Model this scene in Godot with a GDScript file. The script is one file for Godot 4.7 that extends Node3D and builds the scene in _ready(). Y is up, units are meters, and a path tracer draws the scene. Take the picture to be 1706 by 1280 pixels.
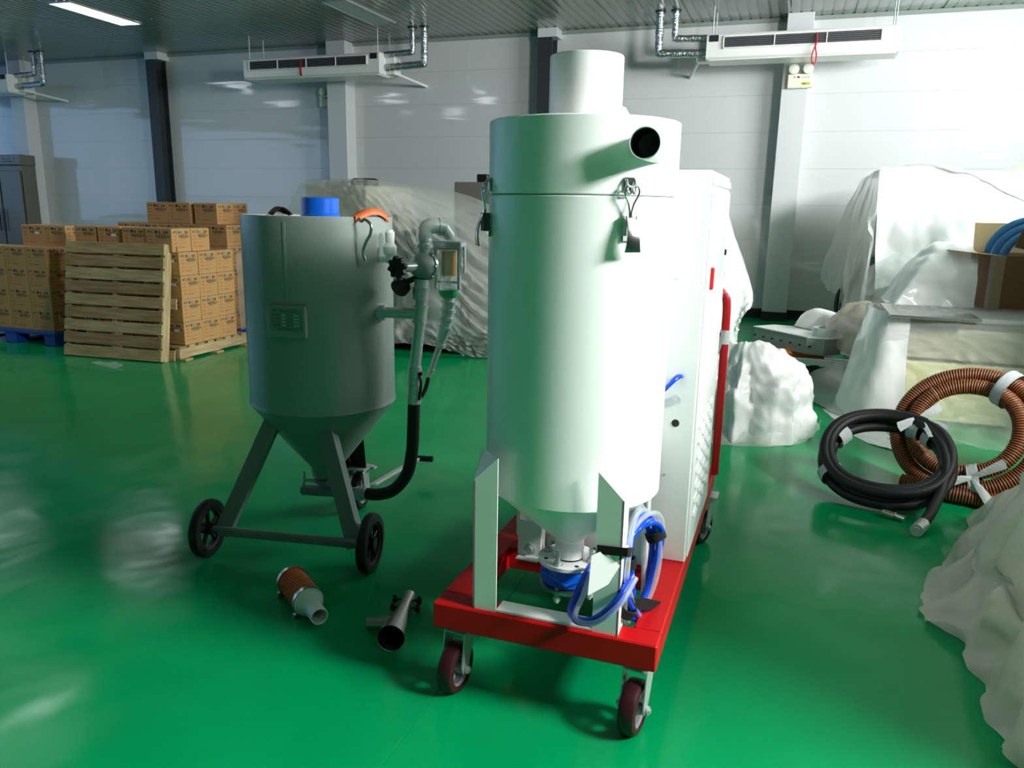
extends Node3D
# A workshop hall: a white cyclone separator on a red cart, a grey blasting pot behind it,
# cartons on pallets, wrapped machines and coiled hoses. Room axes: x along the back wall,
# y up, z towards the viewer. Metres.

var M := {}
var used := {}
var rng := RandomNumberGenerator.new()


# ---------------------------------------------------------------- shapes
class Shape:
	var v := PackedVector3Array()
	var n := PackedVector3Array()
	var uv := PackedVector2Array()
	var col := PackedColorArray()
	var ix := PackedInt32Array()
	var at := Transform3D()

	func face(pts: Array, uvs: Array = []) -> void:   # convex, anticlockwise seen from outside
		var b := v.size()
		var q := []
		for p in pts: q.append(at * p)
		var nn: Vector3 = (q[1] - q[0]).cross(q[2] - q[0]).normalized()
		for i in q.size():
			v.append(q[i]); n.append(nn); uv.append(uvs[i] if uvs.size() > i else Vector2.ZERO); col.append(Color.WHITE)
		for i in range(1, q.size() - 1): ix.append_array([b, b + i + 1, b + i])

	func out(pts: Array, c: Vector3, uvs: Array = []) -> void:   # turned so that it faces away from c
		var nn: Vector3 = (pts[1] - pts[0]).cross(pts[2] - pts[0])
		if nn.dot(pts[0] - c) < 0.0:
			pts = pts.duplicate(); pts.reverse()
			uvs = uvs.duplicate(); uvs.reverse()
		face(pts, uvs)

	func grid(rows: Array, wrap := false, colors: Array = []) -> void:
		var b := v.size()
		var h := rows.size()
		var w: int = rows[0].size()
		for i in h:
			for j in w:
				v.append(at * rows[i][j]); n.append(Vector3.ZERO); uv.append(Vector2(float(j) / maxf(1, w - 1), float(i) / maxf(1, h - 1)))
				col.append(colors[i] if colors.size() > i else Color.WHITE)
		var e := w if wrap else w - 1
		for i in h - 1:
			for j in e:
				var j2 := (j + 1) % w
				var a := b + i * w + j
				var c := b + i * w + j2
				var d := b + (i + 1) * w + j2
				var f := b + (i + 1) * w + j
				var n1 := (v[c] - v[a]).cross(v[d] - v[a])
				var n2 := (v[d] - v[a]).cross(v[f] - v[a])
				n[a] += n1 + n2; n[c] += n1; n[d] += n1 + n2; n[f] += n2
				ix.append_array([a, d, c, a, f, d])
		for k in range(b, v.size()): n[k] = n[k].normalized() if n[k].length() > 1e-12 else Vector3.UP

	func box(c: Vector3, s: Vector3, bev := 0.0) -> void:
		var h := s / 2.0
		bev = minf(bev, minf(h.x, minf(h.y, h.z)) * 0.9)
		for a in 3:
			var u := (a + 1) % 3
			var w := (a + 2) % 3
			for sg in [-1.0, 1.0]:
				var pts := []
				var uvs := []
				for k in [[-1, -1], [1, -1], [1, 1], [-1, 1]]:
					var p := Vector3.ZERO
					p[a] = sg * h[a]; p[u] = k[0] * (h[u] - bev); p[w] = k[1] * (h[w] - bev)
					pts.append(c + p)
					var t := Vector2.ZERO
					if a == 0: t = Vector2(0.5 - sg * p.z / s.z, 0.5 - p.y / s.y)
					elif a == 2: t = Vector2(0.5 + sg * p.x / s.x, 0.5 - p.y / s.y)
					else: t = Vector2(0.5 + p.x / s.x, 0.5 + p.z / s.z)
					uvs.append(t)
				out(pts, c, uvs)
		if bev <= 0.0: return
		for a in 3:
			var u := (a + 1) % 3
			var w := (a + 2) % 3
			for su in [-1.0, 1.0]:
				for sw in [-1.0, 1.0]:
					var pts := []
					for k in [[-1, 0], [1, 0], [1, 1], [-1, 1]]:
						var p := Vector3.ZERO
						p[a] = k[0] * (h[a] - bev)
						p[u] = su * (h[u] - (bev if k[1] == 1 else 0.0)); p[w] = sw * (h[w] - (0.0 if k[1] == 1 else bev))
						pts.append(c + p)
					out(pts, c)
		for x in [-1.0, 1.0]:
			for y in [-1.0, 1.0]:
				for z in [-1.0, 1.0]:
					var g := Vector3(x, y, z)
					var pts := []
					for a in 3:
						var p := g * (h - Vector3.ONE * bev)
						p[a] = g[a] * h[a]
						pts.append(c + p)
					out(pts, c)

	func bar(a: Vector3, b: Vector3, w: float, t: float, up := Vector3.UP, bev := 0.003) -> void:   # box from a to b
		var d := (b - a).normalized()
		var x := up.cross(d).normalized()
		if x.length() < 0.5: x = Vector3.RIGHT
		var y := d.cross(x)
		var keep := at
		at = at * Transform3D(Basis(x, y, d), (a + b) / 2.0)
		box(Vector3.ZERO, Vector3(w, t, a.distance_to(b)), bev)
		at = keep

	func lathe(pr: Array, seg := 32, from := 0.0, to := TAU) -> void:   # Vector2(radius, y), going up the outside
		var runs := [[pr[0]]]
		for i in range(1, pr.size()):
			runs[-1].append(pr[i])
			if i < pr.size() - 1:
				var d1: Vector2 = pr[i] - pr[i - 1]
				var d2: Vector2 = pr[i + 1] - pr[i]
				if absf(d1.angle_to(d2)) > 0.6: runs.append([pr[i]])
		var full := to - from > TAU - 0.001
		for r in runs:
			var rows := []
			for p in r:
				var row := PackedVector3Array()
				for j in (seg if full else seg + 1):
					var a := from + (to - from) * j / seg
					row.append(Vector3(p.x * cos(a), p.y, -p.x * sin(a)))
				rows.append(row)
			grid(rows, full)

	func cyl(a: Vector3, b: Vector3, r: float, r2 := -1.0, seg := 16) -> void:
		var keep := at
		at = at * Shape.yto(a, b - a)
		var l := a.distance_to(b)
		lathe([Vector2(0, 0), Vector2(r, 0), Vector2(r if r2 < 0.0 else r2, l), Vector2(0, l)], seg)
		at = keep

	func tube(path: Array, r, seg := 10, cap := true, colors: Array = [], closed := false) -> void:
		var rows := []
		var t0: Vector3 = (path[1] - path[0]).normalized()
		var nn: Vector3 = t0.cross(Vector3.UP if absf(t0.y) < 0.9 else Vector3.RIGHT).normalized()
		for i in path.size():
			var t: Vector3
			if closed: t = (path[(i + 1) % path.size()] - path[(i + path.size() - 1) % path.size()]).normalized()
			else: t = (path[mini(i + 1, path.size() - 1)] - path[maxi(i - 1, 0)]).normalized()
			nn = (nn - t * nn.dot(t)).normalized()
			var bb := t.cross(nn)
			var row := PackedVector3Array()
			var rr: float = r[i] if r is Array else r
			for j in seg:
				var a := TAU * j / seg
				row.append(path[i] + (nn * cos(a) + bb * sin(a)) * rr)
			rows.append(row)
		if closed: rows.append(rows[0])
		grid(rows, true, colors)
		if cap and not closed:
			var c0 := []
			var c1 := []
			for j in seg:
				c0.append(rows[0][seg - 1 - j]); c1.append(rows[-1][j])
			face(c0); face(c1)

	func prism(poly: Array, d: float) -> void:   # outline in the local xy plane, anticlockwise, pushed along z
		var pk := PackedVector2Array(poly)
		var tri := Geometry2D.triangulate_polygon(pk)
		for k in range(0, tri.size(), 3):
			var a: Vector2 = pk[tri[k]]
			var b: Vector2 = pk[tri[k + 1]]
			var c: Vector2 = pk[tri[k + 2]]
			if (b - a).cross(c - a) < 0.0:
				var s := b
				b = c; c = s
			face([Vector3(a.x, a.y, d), Vector3(b.x, b.y, d), Vector3(c.x, c.y, d)])
			face([Vector3(a.x, a.y, 0), Vector3(c.x, c.y, 0), Vector3(b.x, b.y, 0)])
		var cw := Geometry2D.is_polygon_clockwise(pk)
		for i in pk.size():
			var a := pk[i]
			var b := pk[(i + 1) % pk.size()]
			var q := [Vector3(a.x, a.y, 0), Vector3(b.x, b.y, 0), Vector3(b.x, b.y, d), Vector3(a.x, a.y, d)]
			if cw: q.reverse()
			face(q)

	static func yto(p: Vector3, d: Vector3) -> Transform3D:   # y axis along d
		d = d.normalized()
		var x := (d.cross(Vector3.BACK) if absf(d.z) < 0.9 else d.cross(Vector3.RIGHT)).normalized()
		return Transform3D(Basis(x, d, x.cross(d)), p)

	func mesh(onto: ArrayMesh = null) -> ArrayMesh:
		var m := onto if onto else ArrayMesh.new()
		var a := []
		a.resize(Mesh.ARRAY_MAX)
		a[Mesh.ARRAY_VERTEX] = v; a[Mesh.ARRAY_NORMAL] = n; a[Mesh.ARRAY_TEX_UV] = uv; a[Mesh.ARRAY_COLOR] = col; a[Mesh.ARRAY_INDEX] = ix
		m.add_surface_from_arrays(Mesh.PRIMITIVE_TRIANGLES, a)
		return m


func V(x: float, y: float, z: float) -> Vector3:
	return Vector3(x, y, z)


func spline(pts: Array, per := 8, closed := false) -> Array:   # Catmull-Rom through the points
	var o := []
	var k := pts.size()
	for i in (k if closed else k - 1):
		var a = pts[(i - 1 + k) % k] if closed or i > 0 else pts[0] * 2.0 - pts[1]
		var b = pts[i]
		var c = pts[(i + 1) % k]
		var d = pts[(i + 2) % k] if closed or i + 2 < k else c * 2.0 - b
		for s in per:
			var t := float(s) / per
			o.append(0.5 * (2.0 * b + (c - a) * t + (2.0 * a - 5.0 * b + 4.0 * c - d) * t * t + (3.0 * b - a - 3.0 * c + d) * t * t * t))
	if not closed: o.append(pts[-1])
	return o


func loft(rows: Array, per := 8) -> Array:   # a smooth surface through rows of points
	var across := []
	for r in rows: across.append(spline(r, per))
	var o := []
	for j in across[0].size():
		var column := []
		for r in across: column.append(r[j])
		o.append(spline(column, per))
	var t := []
	for i in o[0].size():
		var row := PackedVector3Array()
		for j in o.size(): row.append(o[j][i])
		t.append(row)
	return t


func along(d: Vector3, pull := 0.2, across := 1.2) -> Basis:   # noise drawn out along d, for folds
	d = d.normalized()
	return Basis.from_scale(Vector3.ONE * across) * Basis(Vector3(1, 0, 0) - d * d.x * (1.0 - pull / across), Vector3(0, 1, 0) - d * d.y * (1.0 - pull / across), Vector3(0, 0, 1) - d * d.z * (1.0 - pull / across))


func crumple(rows: Array, amp: float, freq: float, seed_: int, stretch = Vector3.ONE, floor_y := 0.003) -> Array:   # creased film
	var f := FastNoiseLite.new()
	f.seed = seed_; f.frequency = freq; f.noise_type = FastNoiseLite.TYPE_SIMPLEX
	f.fractal_type = FastNoiseLite.FRACTAL_RIDGED; f.fractal_octaves = 2
	var g := FastNoiseLite.new()   # flat facets that meet in sharp creases
	g.seed = seed_ + 1; g.frequency = freq * 1.25; g.noise_type = FastNoiseLite.TYPE_CELLULAR
	g.cellular_distance_function = FastNoiseLite.DISTANCE_MANHATTAN; g.cellular_return_type = FastNoiseLite.RETURN_DISTANCE
	g.fractal_type = FastNoiseLite.FRACTAL_FBM; g.fractal_octaves = 2; g.fractal_gain = 0.4
	var turn := Basis.from_euler(Vector3(0.5, 0.7, 0.3))
	var o := []
	for i in rows.size():
		var row := PackedVector3Array()
		for j in rows[i].size():
			var p: Vector3 = rows[i][j]
			var du: Vector3 = rows[i][mini(j + 1, rows[i].size() - 1)] - rows[i][maxi(j - 1, 0)]
			var dv: Vector3 = rows[mini(i + 1, rows.size() - 1)][j] - rows[maxi(i - 1, 0)][j]
			var nn := du.cross(dv).normalized()
			var q: Vector3 = stretch * p
			var k := turn * q
			p += nn * amp * (0.35 * f.get_noise_3d(q.x, q.y, q.z) - 1.1 * g.get_noise_3d(k.x, k.y, k.z))
			p.y = maxf(p.y, floor_y)
			row.append(p)
		o.append(row)
	return o


func pleat(rows: Array, d: Vector3, wave: float, amp: float, seed_: int, from_row := 0.0) -> Array:   # folds that run along d, sharp on the ridge
	var f := FastNoiseLite.new()
	f.seed = seed_; f.frequency = 0.9
	d = d.normalized()
	var o := []
	for i in rows.size():
		var row := PackedVector3Array()
		var fade := smoothstep(from_row, from_row + 0.35, float(i) / rows.size())
		for j in rows[i].size():
			var p: Vector3 = rows[i][j]
			var du: Vector3 = rows[i][mini(j + 1, rows[i].size() - 1)] - rows[i][maxi(j - 1, 0)]
			var dv: Vector3 = rows[mini(i + 1, rows.size() - 1)][j] - rows[maxi(i - 1, 0)][j]
			var nn := du.cross(dv).normalized()
			var s := p.dot(d.cross(nn).normalized()) / wave + 0.8 * f.get_noise_3d(p.x, p.y, p.z)
			var k := absf(fposmod(s, 1.0) * 2.0 - 1.0)
			var k2 := absf(fposmod(s * 0.43 + 0.3, 1.0) * 2.0 - 1.0)
			p += nn * amp * fade * (0.6 * k * k + 0.7 * k2 - 0.6)
			p.y = maxf(p.y, 0.004)
			row.append(p)
		o.append(row)
	return o


# ---------------------------------------------------------------- nodes
func numbered(called: String) -> String:
	used[called] = used.get(called, 0) + 1
	return called if used[called] == 1 else "%s_%03d" % [called, used[called] - 1]


func obj(called: String, s, m: Material, parent: Node3D = self) -> MeshInstance3D:
	var o := MeshInstance3D.new()
	o.name = numbered(called) if parent == self else called
	o.mesh = s.mesh() if s is Shape else s
	o.material_override = m
	parent.add_child(o, true)
	return o


func thing(called: String, label: String, category: String, at := Vector3.ZERO, turn := 0.0, group := "") -> Node3D:
	var o := Node3D.new()
	o.name = numbered(called)
	add_child(o, true)
	o.position = at; o.rotation.y = turn
	return tag(o, label, category, group)


func tag(o: Node3D, label: String, category: String, group := "", kind := "") -> Node3D:
	if label: o.set_meta("label", label)
	if category: o.set_meta("category", category)
	if group: o.set_meta("group", group)
	if kind: o.set_meta("kind", kind)
	return o


func structure(called: String, label: String, category: String, s = null, m: Material = null) -> Node3D:
	var o: Node3D
	if s: o = obj(called, s, m)
	else:
		o = Node3D.new(); o.name = called; add_child(o, true)
	return tag(o, label, category, "", "structure")


# ---------------------------------------------------------------- materials
func mat(c: Color, rough := 0.5, metal := 0.0, spec := 0.5) -> StandardMaterial3D:
	var m := StandardMaterial3D.new()
	m.albedo_color = c; m.roughness = rough; m.metallic = metal; m.metallic_specular = spec
	m.cull_mode = BaseMaterial3D.CULL_DISABLED
	return m


func rgb(r: float, g: float, b: float) -> Color:
	return Color(r / 255.0, g / 255.0, b / 255.0)


func noise(freq: float, seed_: int, lo: Color, hi: Color, size := 512, octaves := 4, kind := FastNoiseLite.TYPE_SIMPLEX_SMOOTH) -> NoiseTexture2D:
	var f := FastNoiseLite.new()
	f.seed = seed_; f.frequency = freq; f.noise_type = kind; f.fractal_octaves = octaves
	var t := NoiseTexture2D.new()
	t.noise = f; t.width = size; t.height = size; t.seamless = true
	var g := Gradient.new()
	g.set_color(0, lo); g.set_color(1, hi)
	t.color_ramp = g
	return t


func tri(m: StandardMaterial3D, scale: Vector3, world := true) -> StandardMaterial3D:
	m.uv1_triplanar = true; m.uv1_world_triplanar = world; m.uv1_scale = scale
	return m


func bumpy(m: StandardMaterial3D, t: Texture2D, cm: float) -> StandardMaterial3D:
	m.heightmap_enabled = true; m.heightmap_texture = t; m.heightmap_scale = cm
	return m


func film(c: Color, alpha: float, rough := 0.35, through := 0.9) -> StandardMaterial3D:
	var m := mat(Color(c.r, c.g, c.b, alpha), rough)
	m.transparency = BaseMaterial3D.TRANSPARENCY_ALPHA
	m.backlight_enabled = true; m.backlight = Color(through, through, through)
	m.clearcoat_enabled = true; m.clearcoat = 0.7; m.clearcoat_roughness = 0.16
	return m


const FONT := {"H": 23533, "T": 29842, "C": 31015, "8": 31727, "0": 31599, ".": 2, "M": 24557, "4": 23497, "5": 31183, "1": 11415, "B": 27566, "-": 448, "E": 31207, "N": 24573, "K": 23469, "2": 29671, "6": 31215, "D": 27502, " ": 0}


func write(im: Image, text: String, x: int, y: int, k: int, c: Color) -> void:   # 3 x 5 letters
	for ch in text:
		var bits: int = FONT.get(ch, 0)
		for i in 15:
			if bits >> (14 - i) & 1: im.fill_rect(Rect2i(x + (i % 3) * k, y + (i / 3) * k, k, k), c)
		x += 4 * k


func signs(im: Image, r: RandomNumberGenerator, x: int, y: int, count: int, k: int, c: Color) -> void:   # square printed characters, as strokes
	for i in count:
		var x0 := x + i * (k + 2)
		for s in 3: im.fill_rect(Rect2i(x0 + r.randi_range(0, 2), y + s * k / 3 + r.randi_range(0, 1), k - r.randi_range(0, 3), maxi(1, k / 8)), c)
		for s in 2: im.fill_rect(Rect2i(x0 + r.randi_range(0, k - 2), y + r.randi_range(0, 2), maxi(1, k / 8), k - r.randi_range(0, 3)), c)


func picture(im: Image) -> ImageTexture:
	return ImageTexture.create_from_image(im)


func carton_print() -> ImageTexture:
	var r := RandomNumberGenerator.new()
	r.seed = 5
	var im := Image.create(256, 256, false, Image.FORMAT_RGB8)
	im.fill(rgb(196, 150, 96))
	for i in 900:
		var d := r.randf_range(-0.03, 0.03)
		im.fill_rect(Rect2i(r.randi_range(0, 255), r.randi_range(0, 255), r.randi_range(2, 26), 1), Color(0.75 + d, 0.575 + d, 0.36 + d))
	var ink := rgb(52, 36, 24)
	var red := rgb(176, 78, 44)
	write(im, "HTC", 22, 28, 5, ink)
	im.fill_rect(Rect2i(92, 26, 26, 30), ink)
	write(im, "8.0M", 128, 30, 6, ink)
	signs(im, r, 24, 76, 2, 20, red)
	write(im, "4055", 96, 70, 7, ink)
	signs(im, r, 206, 74, 1, 26, ink)
	for k in 3:
		signs(im, r, 24, 112 + k * 40, 2, 20, red)
		for q in 4: im.fill_rect(Rect2i(80, 116 + k * 40 + q * 5, 130 - q * 20, 2), rgb(186, 124, 74))
	signs(im, r, 86, 196, 4, 16, red)
	return picture(im)


func make_materials() -> void:
	var w := Color.WHITE
	# floor: green epoxy, hardly rough, cloudy with wear
	var fl := mat(w, 1.0)
	fl.albedo_texture = noise(0.006, 3, Color(0.0, 0.56, 0.325), Color(0.015, 0.61, 0.355), 1024, 5)
	fl.roughness_texture = noise(0.01, 8, Color(0.06, 0.06, 0.06), Color(0.26, 0.26, 0.26), 1024, 5)
	bumpy(fl, noise(0.004, 12, Color.BLACK, w, 1024, 4), 0.35)
	fl.metallic_specular = 0.27
	M.floor = tri(fl, V(0.25, 0.25, 0.25))
	M.joint = mat(rgb(14, 120, 76), 0.6)
	var wl := mat(rgb(211, 213, 213), 0.07, 0.0, 0.6)
	bumpy(wl, noise(0.006, 21, Color.BLACK, w, 1024, 2), 0.25)
	M.wall = tri(wl, V(0.10, 0.55, 0.10))
	M.wall_side = mat(rgb(52, 58, 66), 0.5)
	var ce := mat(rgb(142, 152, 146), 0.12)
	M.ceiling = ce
	M.column = mat(rgb(208, 211, 211), 0.35)
	M.column_dark = mat(rgb(46, 52, 54), 0.5)
	M.black = mat(rgb(14, 14, 15), 0.5)
	M.baseboard = mat(rgb(16, 17, 18), 0.6)
	var gl := mat(Color(0.9, 0.95, 0.95, 0.06), 0.05)
	gl.transparency = BaseMaterial3D.TRANSPARENCY_ALPHA
	M.glass = gl
	M.alu = mat(rgb(196, 198, 200), 0.35, 0.6)
	var led := mat(w, 0.5)
	led.emission_enabled = true; led.emission = Color(0.94, 0.97, 1.0); led.emission_energy_multiplier = 9.0
	M.led = led
	M.coupling = mat(rgb(226, 236, 232), 0.35)
	M.diffuser = mat(rgb(196, 206, 202), 0.4)
	M.ac = mat(rgb(232, 232, 228), 0.35)
	M.slot = mat(rgb(20, 20, 22), 0.7)
	M.slat = mat(rgb(104, 104, 108), 0.4)
	var foil := mat(rgb(190, 194, 196), 0.22, 1.0)
	bumpy(foil, noise(0.03, 30, Color.BLACK, w, 512, 4, FastNoiseLite.TYPE_CELLULAR), 1.2)
	M.foil = tri(foil, V(2.5, 2.5, 2.5))
	M.red_ribbon = mat(rgb(190, 16, 24), 0.5)
	M.cream = mat(rgb(232, 230, 208), 0.5)
	M.lamp = mat(rgb(240, 240, 236), 0.15)
	M.chrome = mat(rgb(214, 216, 216), 0.16, 1.0)
	# machines
	var wp := mat(rgb(240, 242, 241), 0.3)
	M.white = wp
	M.inner = mat(rgb(30, 32, 32), 0.8)
	var rd := mat(rgb(196, 16, 20), 0.4, 0.0, 0.3)
	M.red = rd
	M.red_plastic = mat(rgb(206, 20, 26), 0.4)
	var gp := mat(rgb(150, 158, 154), 0.3, 0.15)
	M.grey = gp
	M.grey_leg = mat(rgb(128, 138, 138), 0.42, 0.2)
	M.rubber = mat(rgb(18, 17, 17), 0.55)
	M.tyre = mat(rgb(58, 14, 22), 0.45)
	M.rim = mat(rgb(150, 152, 156), 0.4, 0.3)
	var zc := mat(rgb(190, 196, 196), 0.3, 0.85)
	zc.roughness_texture = noise(0.03, 9, Color(0.6, 0.6, 0.6), w, 256)
	zc.metallic = 0.4; zc.albedo_color = rgb(198, 204, 204)
	M.zinc = zc
	M.steel = mat(rgb(176, 176, 172), 0.28, 0.95)
	M.blue = mat(rgb(10, 96, 214), 0.3)
	M.blue_tube = mat(rgb(12, 74, 224), 0.16)
	M.clear_tube = film(rgb(232, 240, 238), 0.4, 0.3)
	M.white_tag = mat(rgb(238, 240, 240), 0.5)
	M.velcro = mat(rgb(10, 10, 11), 0.85)
	M.strap = mat(rgb(214, 104, 52), 0.5)
	M.strap_dark = mat(rgb(58, 24, 20), 0.6)
	M.brass = mat(rgb(206, 150, 52), 0.35, 0.4)
	M.bowl = film(rgb(206, 226, 216), 0.4, 0.3)
	M.green_ring = mat(rgb(50, 170, 116), 0.4)
	var hv := mat(w, 0.5)
	hv.vertex_color_use_as_albedo = true
	M.ribbed = hv
	var tw := mat(rgb(196, 204, 204), 0.6)
	bumpy(tw, noise(0.05, 31, Color.BLACK, w, 256, 3), 0.3)
	M.twine = tri(tw, V(3, 12, 12))
	# plastic film
	M.film_clear = film(rgb(240, 243, 238), 0.28, 0.3)
	M.film_haze = film(rgb(236, 236, 230), 0.5, 0.32)
	M.film_white = film(rgb(246, 247, 246), 0.93, 0.4, 0.35)
	M.foam = film(rgb(248, 249, 248), 0.96, 0.6, 0.3)
	M.film_grey = film(rgb(214, 217, 200), 0.8, 0.3, 0.5)
	M.film_brown = film(rgb(196, 178, 152), 0.74, 0.4)
	var crease := noise(0.011, 77, Color.BLACK, w, 1024, 3, FastNoiseLite.TYPE_CELLULAR)
	for k in ["film_clear", "film_haze", "film_grey", "film_brown"]:
		M[k].clearcoat_enabled = false
		tri(bumpy(M[k], crease, 0.9), V(0.8, 0.8, 0.8))
		M[k].roughness = minf(M[k].roughness, 0.34)
	# cardboard and wood
	var cp := mat(w, 0.75)
	cp.albedo_texture = carton_print()
	M.carton = cp
	M.card = mat(rgb(190, 146, 94), 0.8)
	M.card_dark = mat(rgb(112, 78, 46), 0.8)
	M.tape = film(rgb(214, 200, 170), 0.5, 0.27)
	M.label = mat(rgb(226, 230, 234), 0.5)
	for k in 4:
		var wd := mat([rgb(206, 180, 132), rgb(190, 162, 114), rgb(214, 192, 148), rgb(180, 152, 108)][k], 0.7)
		wd.albedo_texture = noise(0.02, 40 + k, Color(0.74, 0.70, 0.64), w, 256, 4)
		M["wood_%d" % k] = tri(wd, V(0.5, 6, 6), false)
		if k == 2:
			var ws: StandardMaterial3D = wd.duplicate()
			M.wood_long = tri(ws, V(6, 6, 0.5), false)
	M.pallet_blue = mat(rgb(20, 70, 170), 0.4)
	M.beige = mat(rgb(206, 198, 178), 0.5)
	M.taupe = mat(rgb(122, 116, 108), 0.5)
	M.dark_green = mat(rgb(70, 92, 86), 0.5)
	M.yellow = mat(rgb(244, 238, 186), 0.6)
	M.tan_card = mat(rgb(232, 200, 146), 0.7)
	M.orange = mat(rgb(224, 112, 28), 0.45)
	M.stainless = mat(rgb(112, 110, 100), 0.45, 0.3)
	M.soft_blue = mat(rgb(70, 140, 200), 0.35)
	M.paper = mat(rgb(240, 240, 238), 0.6)


func text_plate(wd: int, ht: int, base: Color, lines: Callable) -> StandardMaterial3D:
	var im := Image.create(wd, ht, false, Image.FORMAT_RGB8)
	im.fill(base)
	lines.call(im)
	var m := mat(Color.WHITE, 0.45)
	m.albedo_texture = picture(im)
	return m


func quad_plate(w: float, h: float, t: float) -> Shape:   # a thin plate facing +z with its print once across the front
	var s := Shape.new()
	s.box(V(0, 0, t / 2), V(w, h, t), minf(0.002, t / 3))
	return s


# ================================================================ THE PLACE
func _ready() -> void:
	rng.seed = 11
	# camera
	var cam := Camera3D.new()
	cam.name = "camera"
	cam.position = V(0, 1.45, 0)
	cam.basis = Basis(Vector3.UP, deg_to_rad(19.5)) * Basis(Vector3.RIGHT, deg_to_rad(-12.8)) * Basis(Vector3.BACK, deg_to_rad(1.03))
	cam.fov = 52.42
	cam.near = 0.05; cam.far = 200.0
	add_child(cam)
	# sky and exposure
	var we := WorldEnvironment.new()
	we.name = "world"
	var env := Environment.new()
	env.background_mode = Environment.BG_SKY
	var sky := Sky.new()
	var sm := ProceduralSkyMaterial.new()
	sm.sky_top_color = Color(0.42, 0.56, 0.78); sm.sky_horizon_color = Color(0.80, 0.85, 0.9)
	sm.ground_bottom_color = Color(0.3, 0.31, 0.3); sm.ground_horizon_color = Color(0.6, 0.62, 0.62)
	sky.sky_material = sm
	env.sky = sky
	env.tonemap_mode = Environment.TONE_MAPPER_LINEAR
	env.tonemap_exposure = 1.0
	env.sdfgi_enabled = true; env.ssao_enabled = true; env.ssil_enabled = true
	we.environment = env
	add_child(we)
	# daylight through the windows (the light of the openings built in wall_right)
	daylight("daylight_near", V(3.97, 3.42, -1.8), V(1.8, 0.75, 0), 74.0, Color(1.0, 1.0, 0.99))
	daylight("daylight_far", V(3.97, 3.2, -7.4), V(3.4, 1.04, 0), 50.0, Color(0.97, 1.0, 1.0))

	daylight("daylight_blue", V(-17.1, 2.32, -3.4), V(15.4, 2.8, 0), 14.0, Color(0.5, 0.72, 1.0), -PI / 2)

	make_materials()
	build_room()
	build_lamps()
	build_ducts()
	build_cart()
	build_cyclone()
	build_cabinet()
	build_tubing()
	build_pot()
	build_loose_parts()
	build_stacks()
	build_back_machine()
	build_right_side()
	build_hoses()
	build_tarp()


func daylight(called: String, at: Vector3, size: Vector3, energy: float, c: Color, turn := PI / 2) -> void:
	var l := AreaLight3D.new()
	l.name = called
	l.position = at
	l.rotation.y = turn
	l.area_size = Vector2(size.x, size.y)
	l.light_energy = energy
	l.light_color = c
	l.set("area_range", 40.0)
	l.set("area_attenuation", 2.0)
	l.shadow_enabled = true
	add_child(l)


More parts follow.
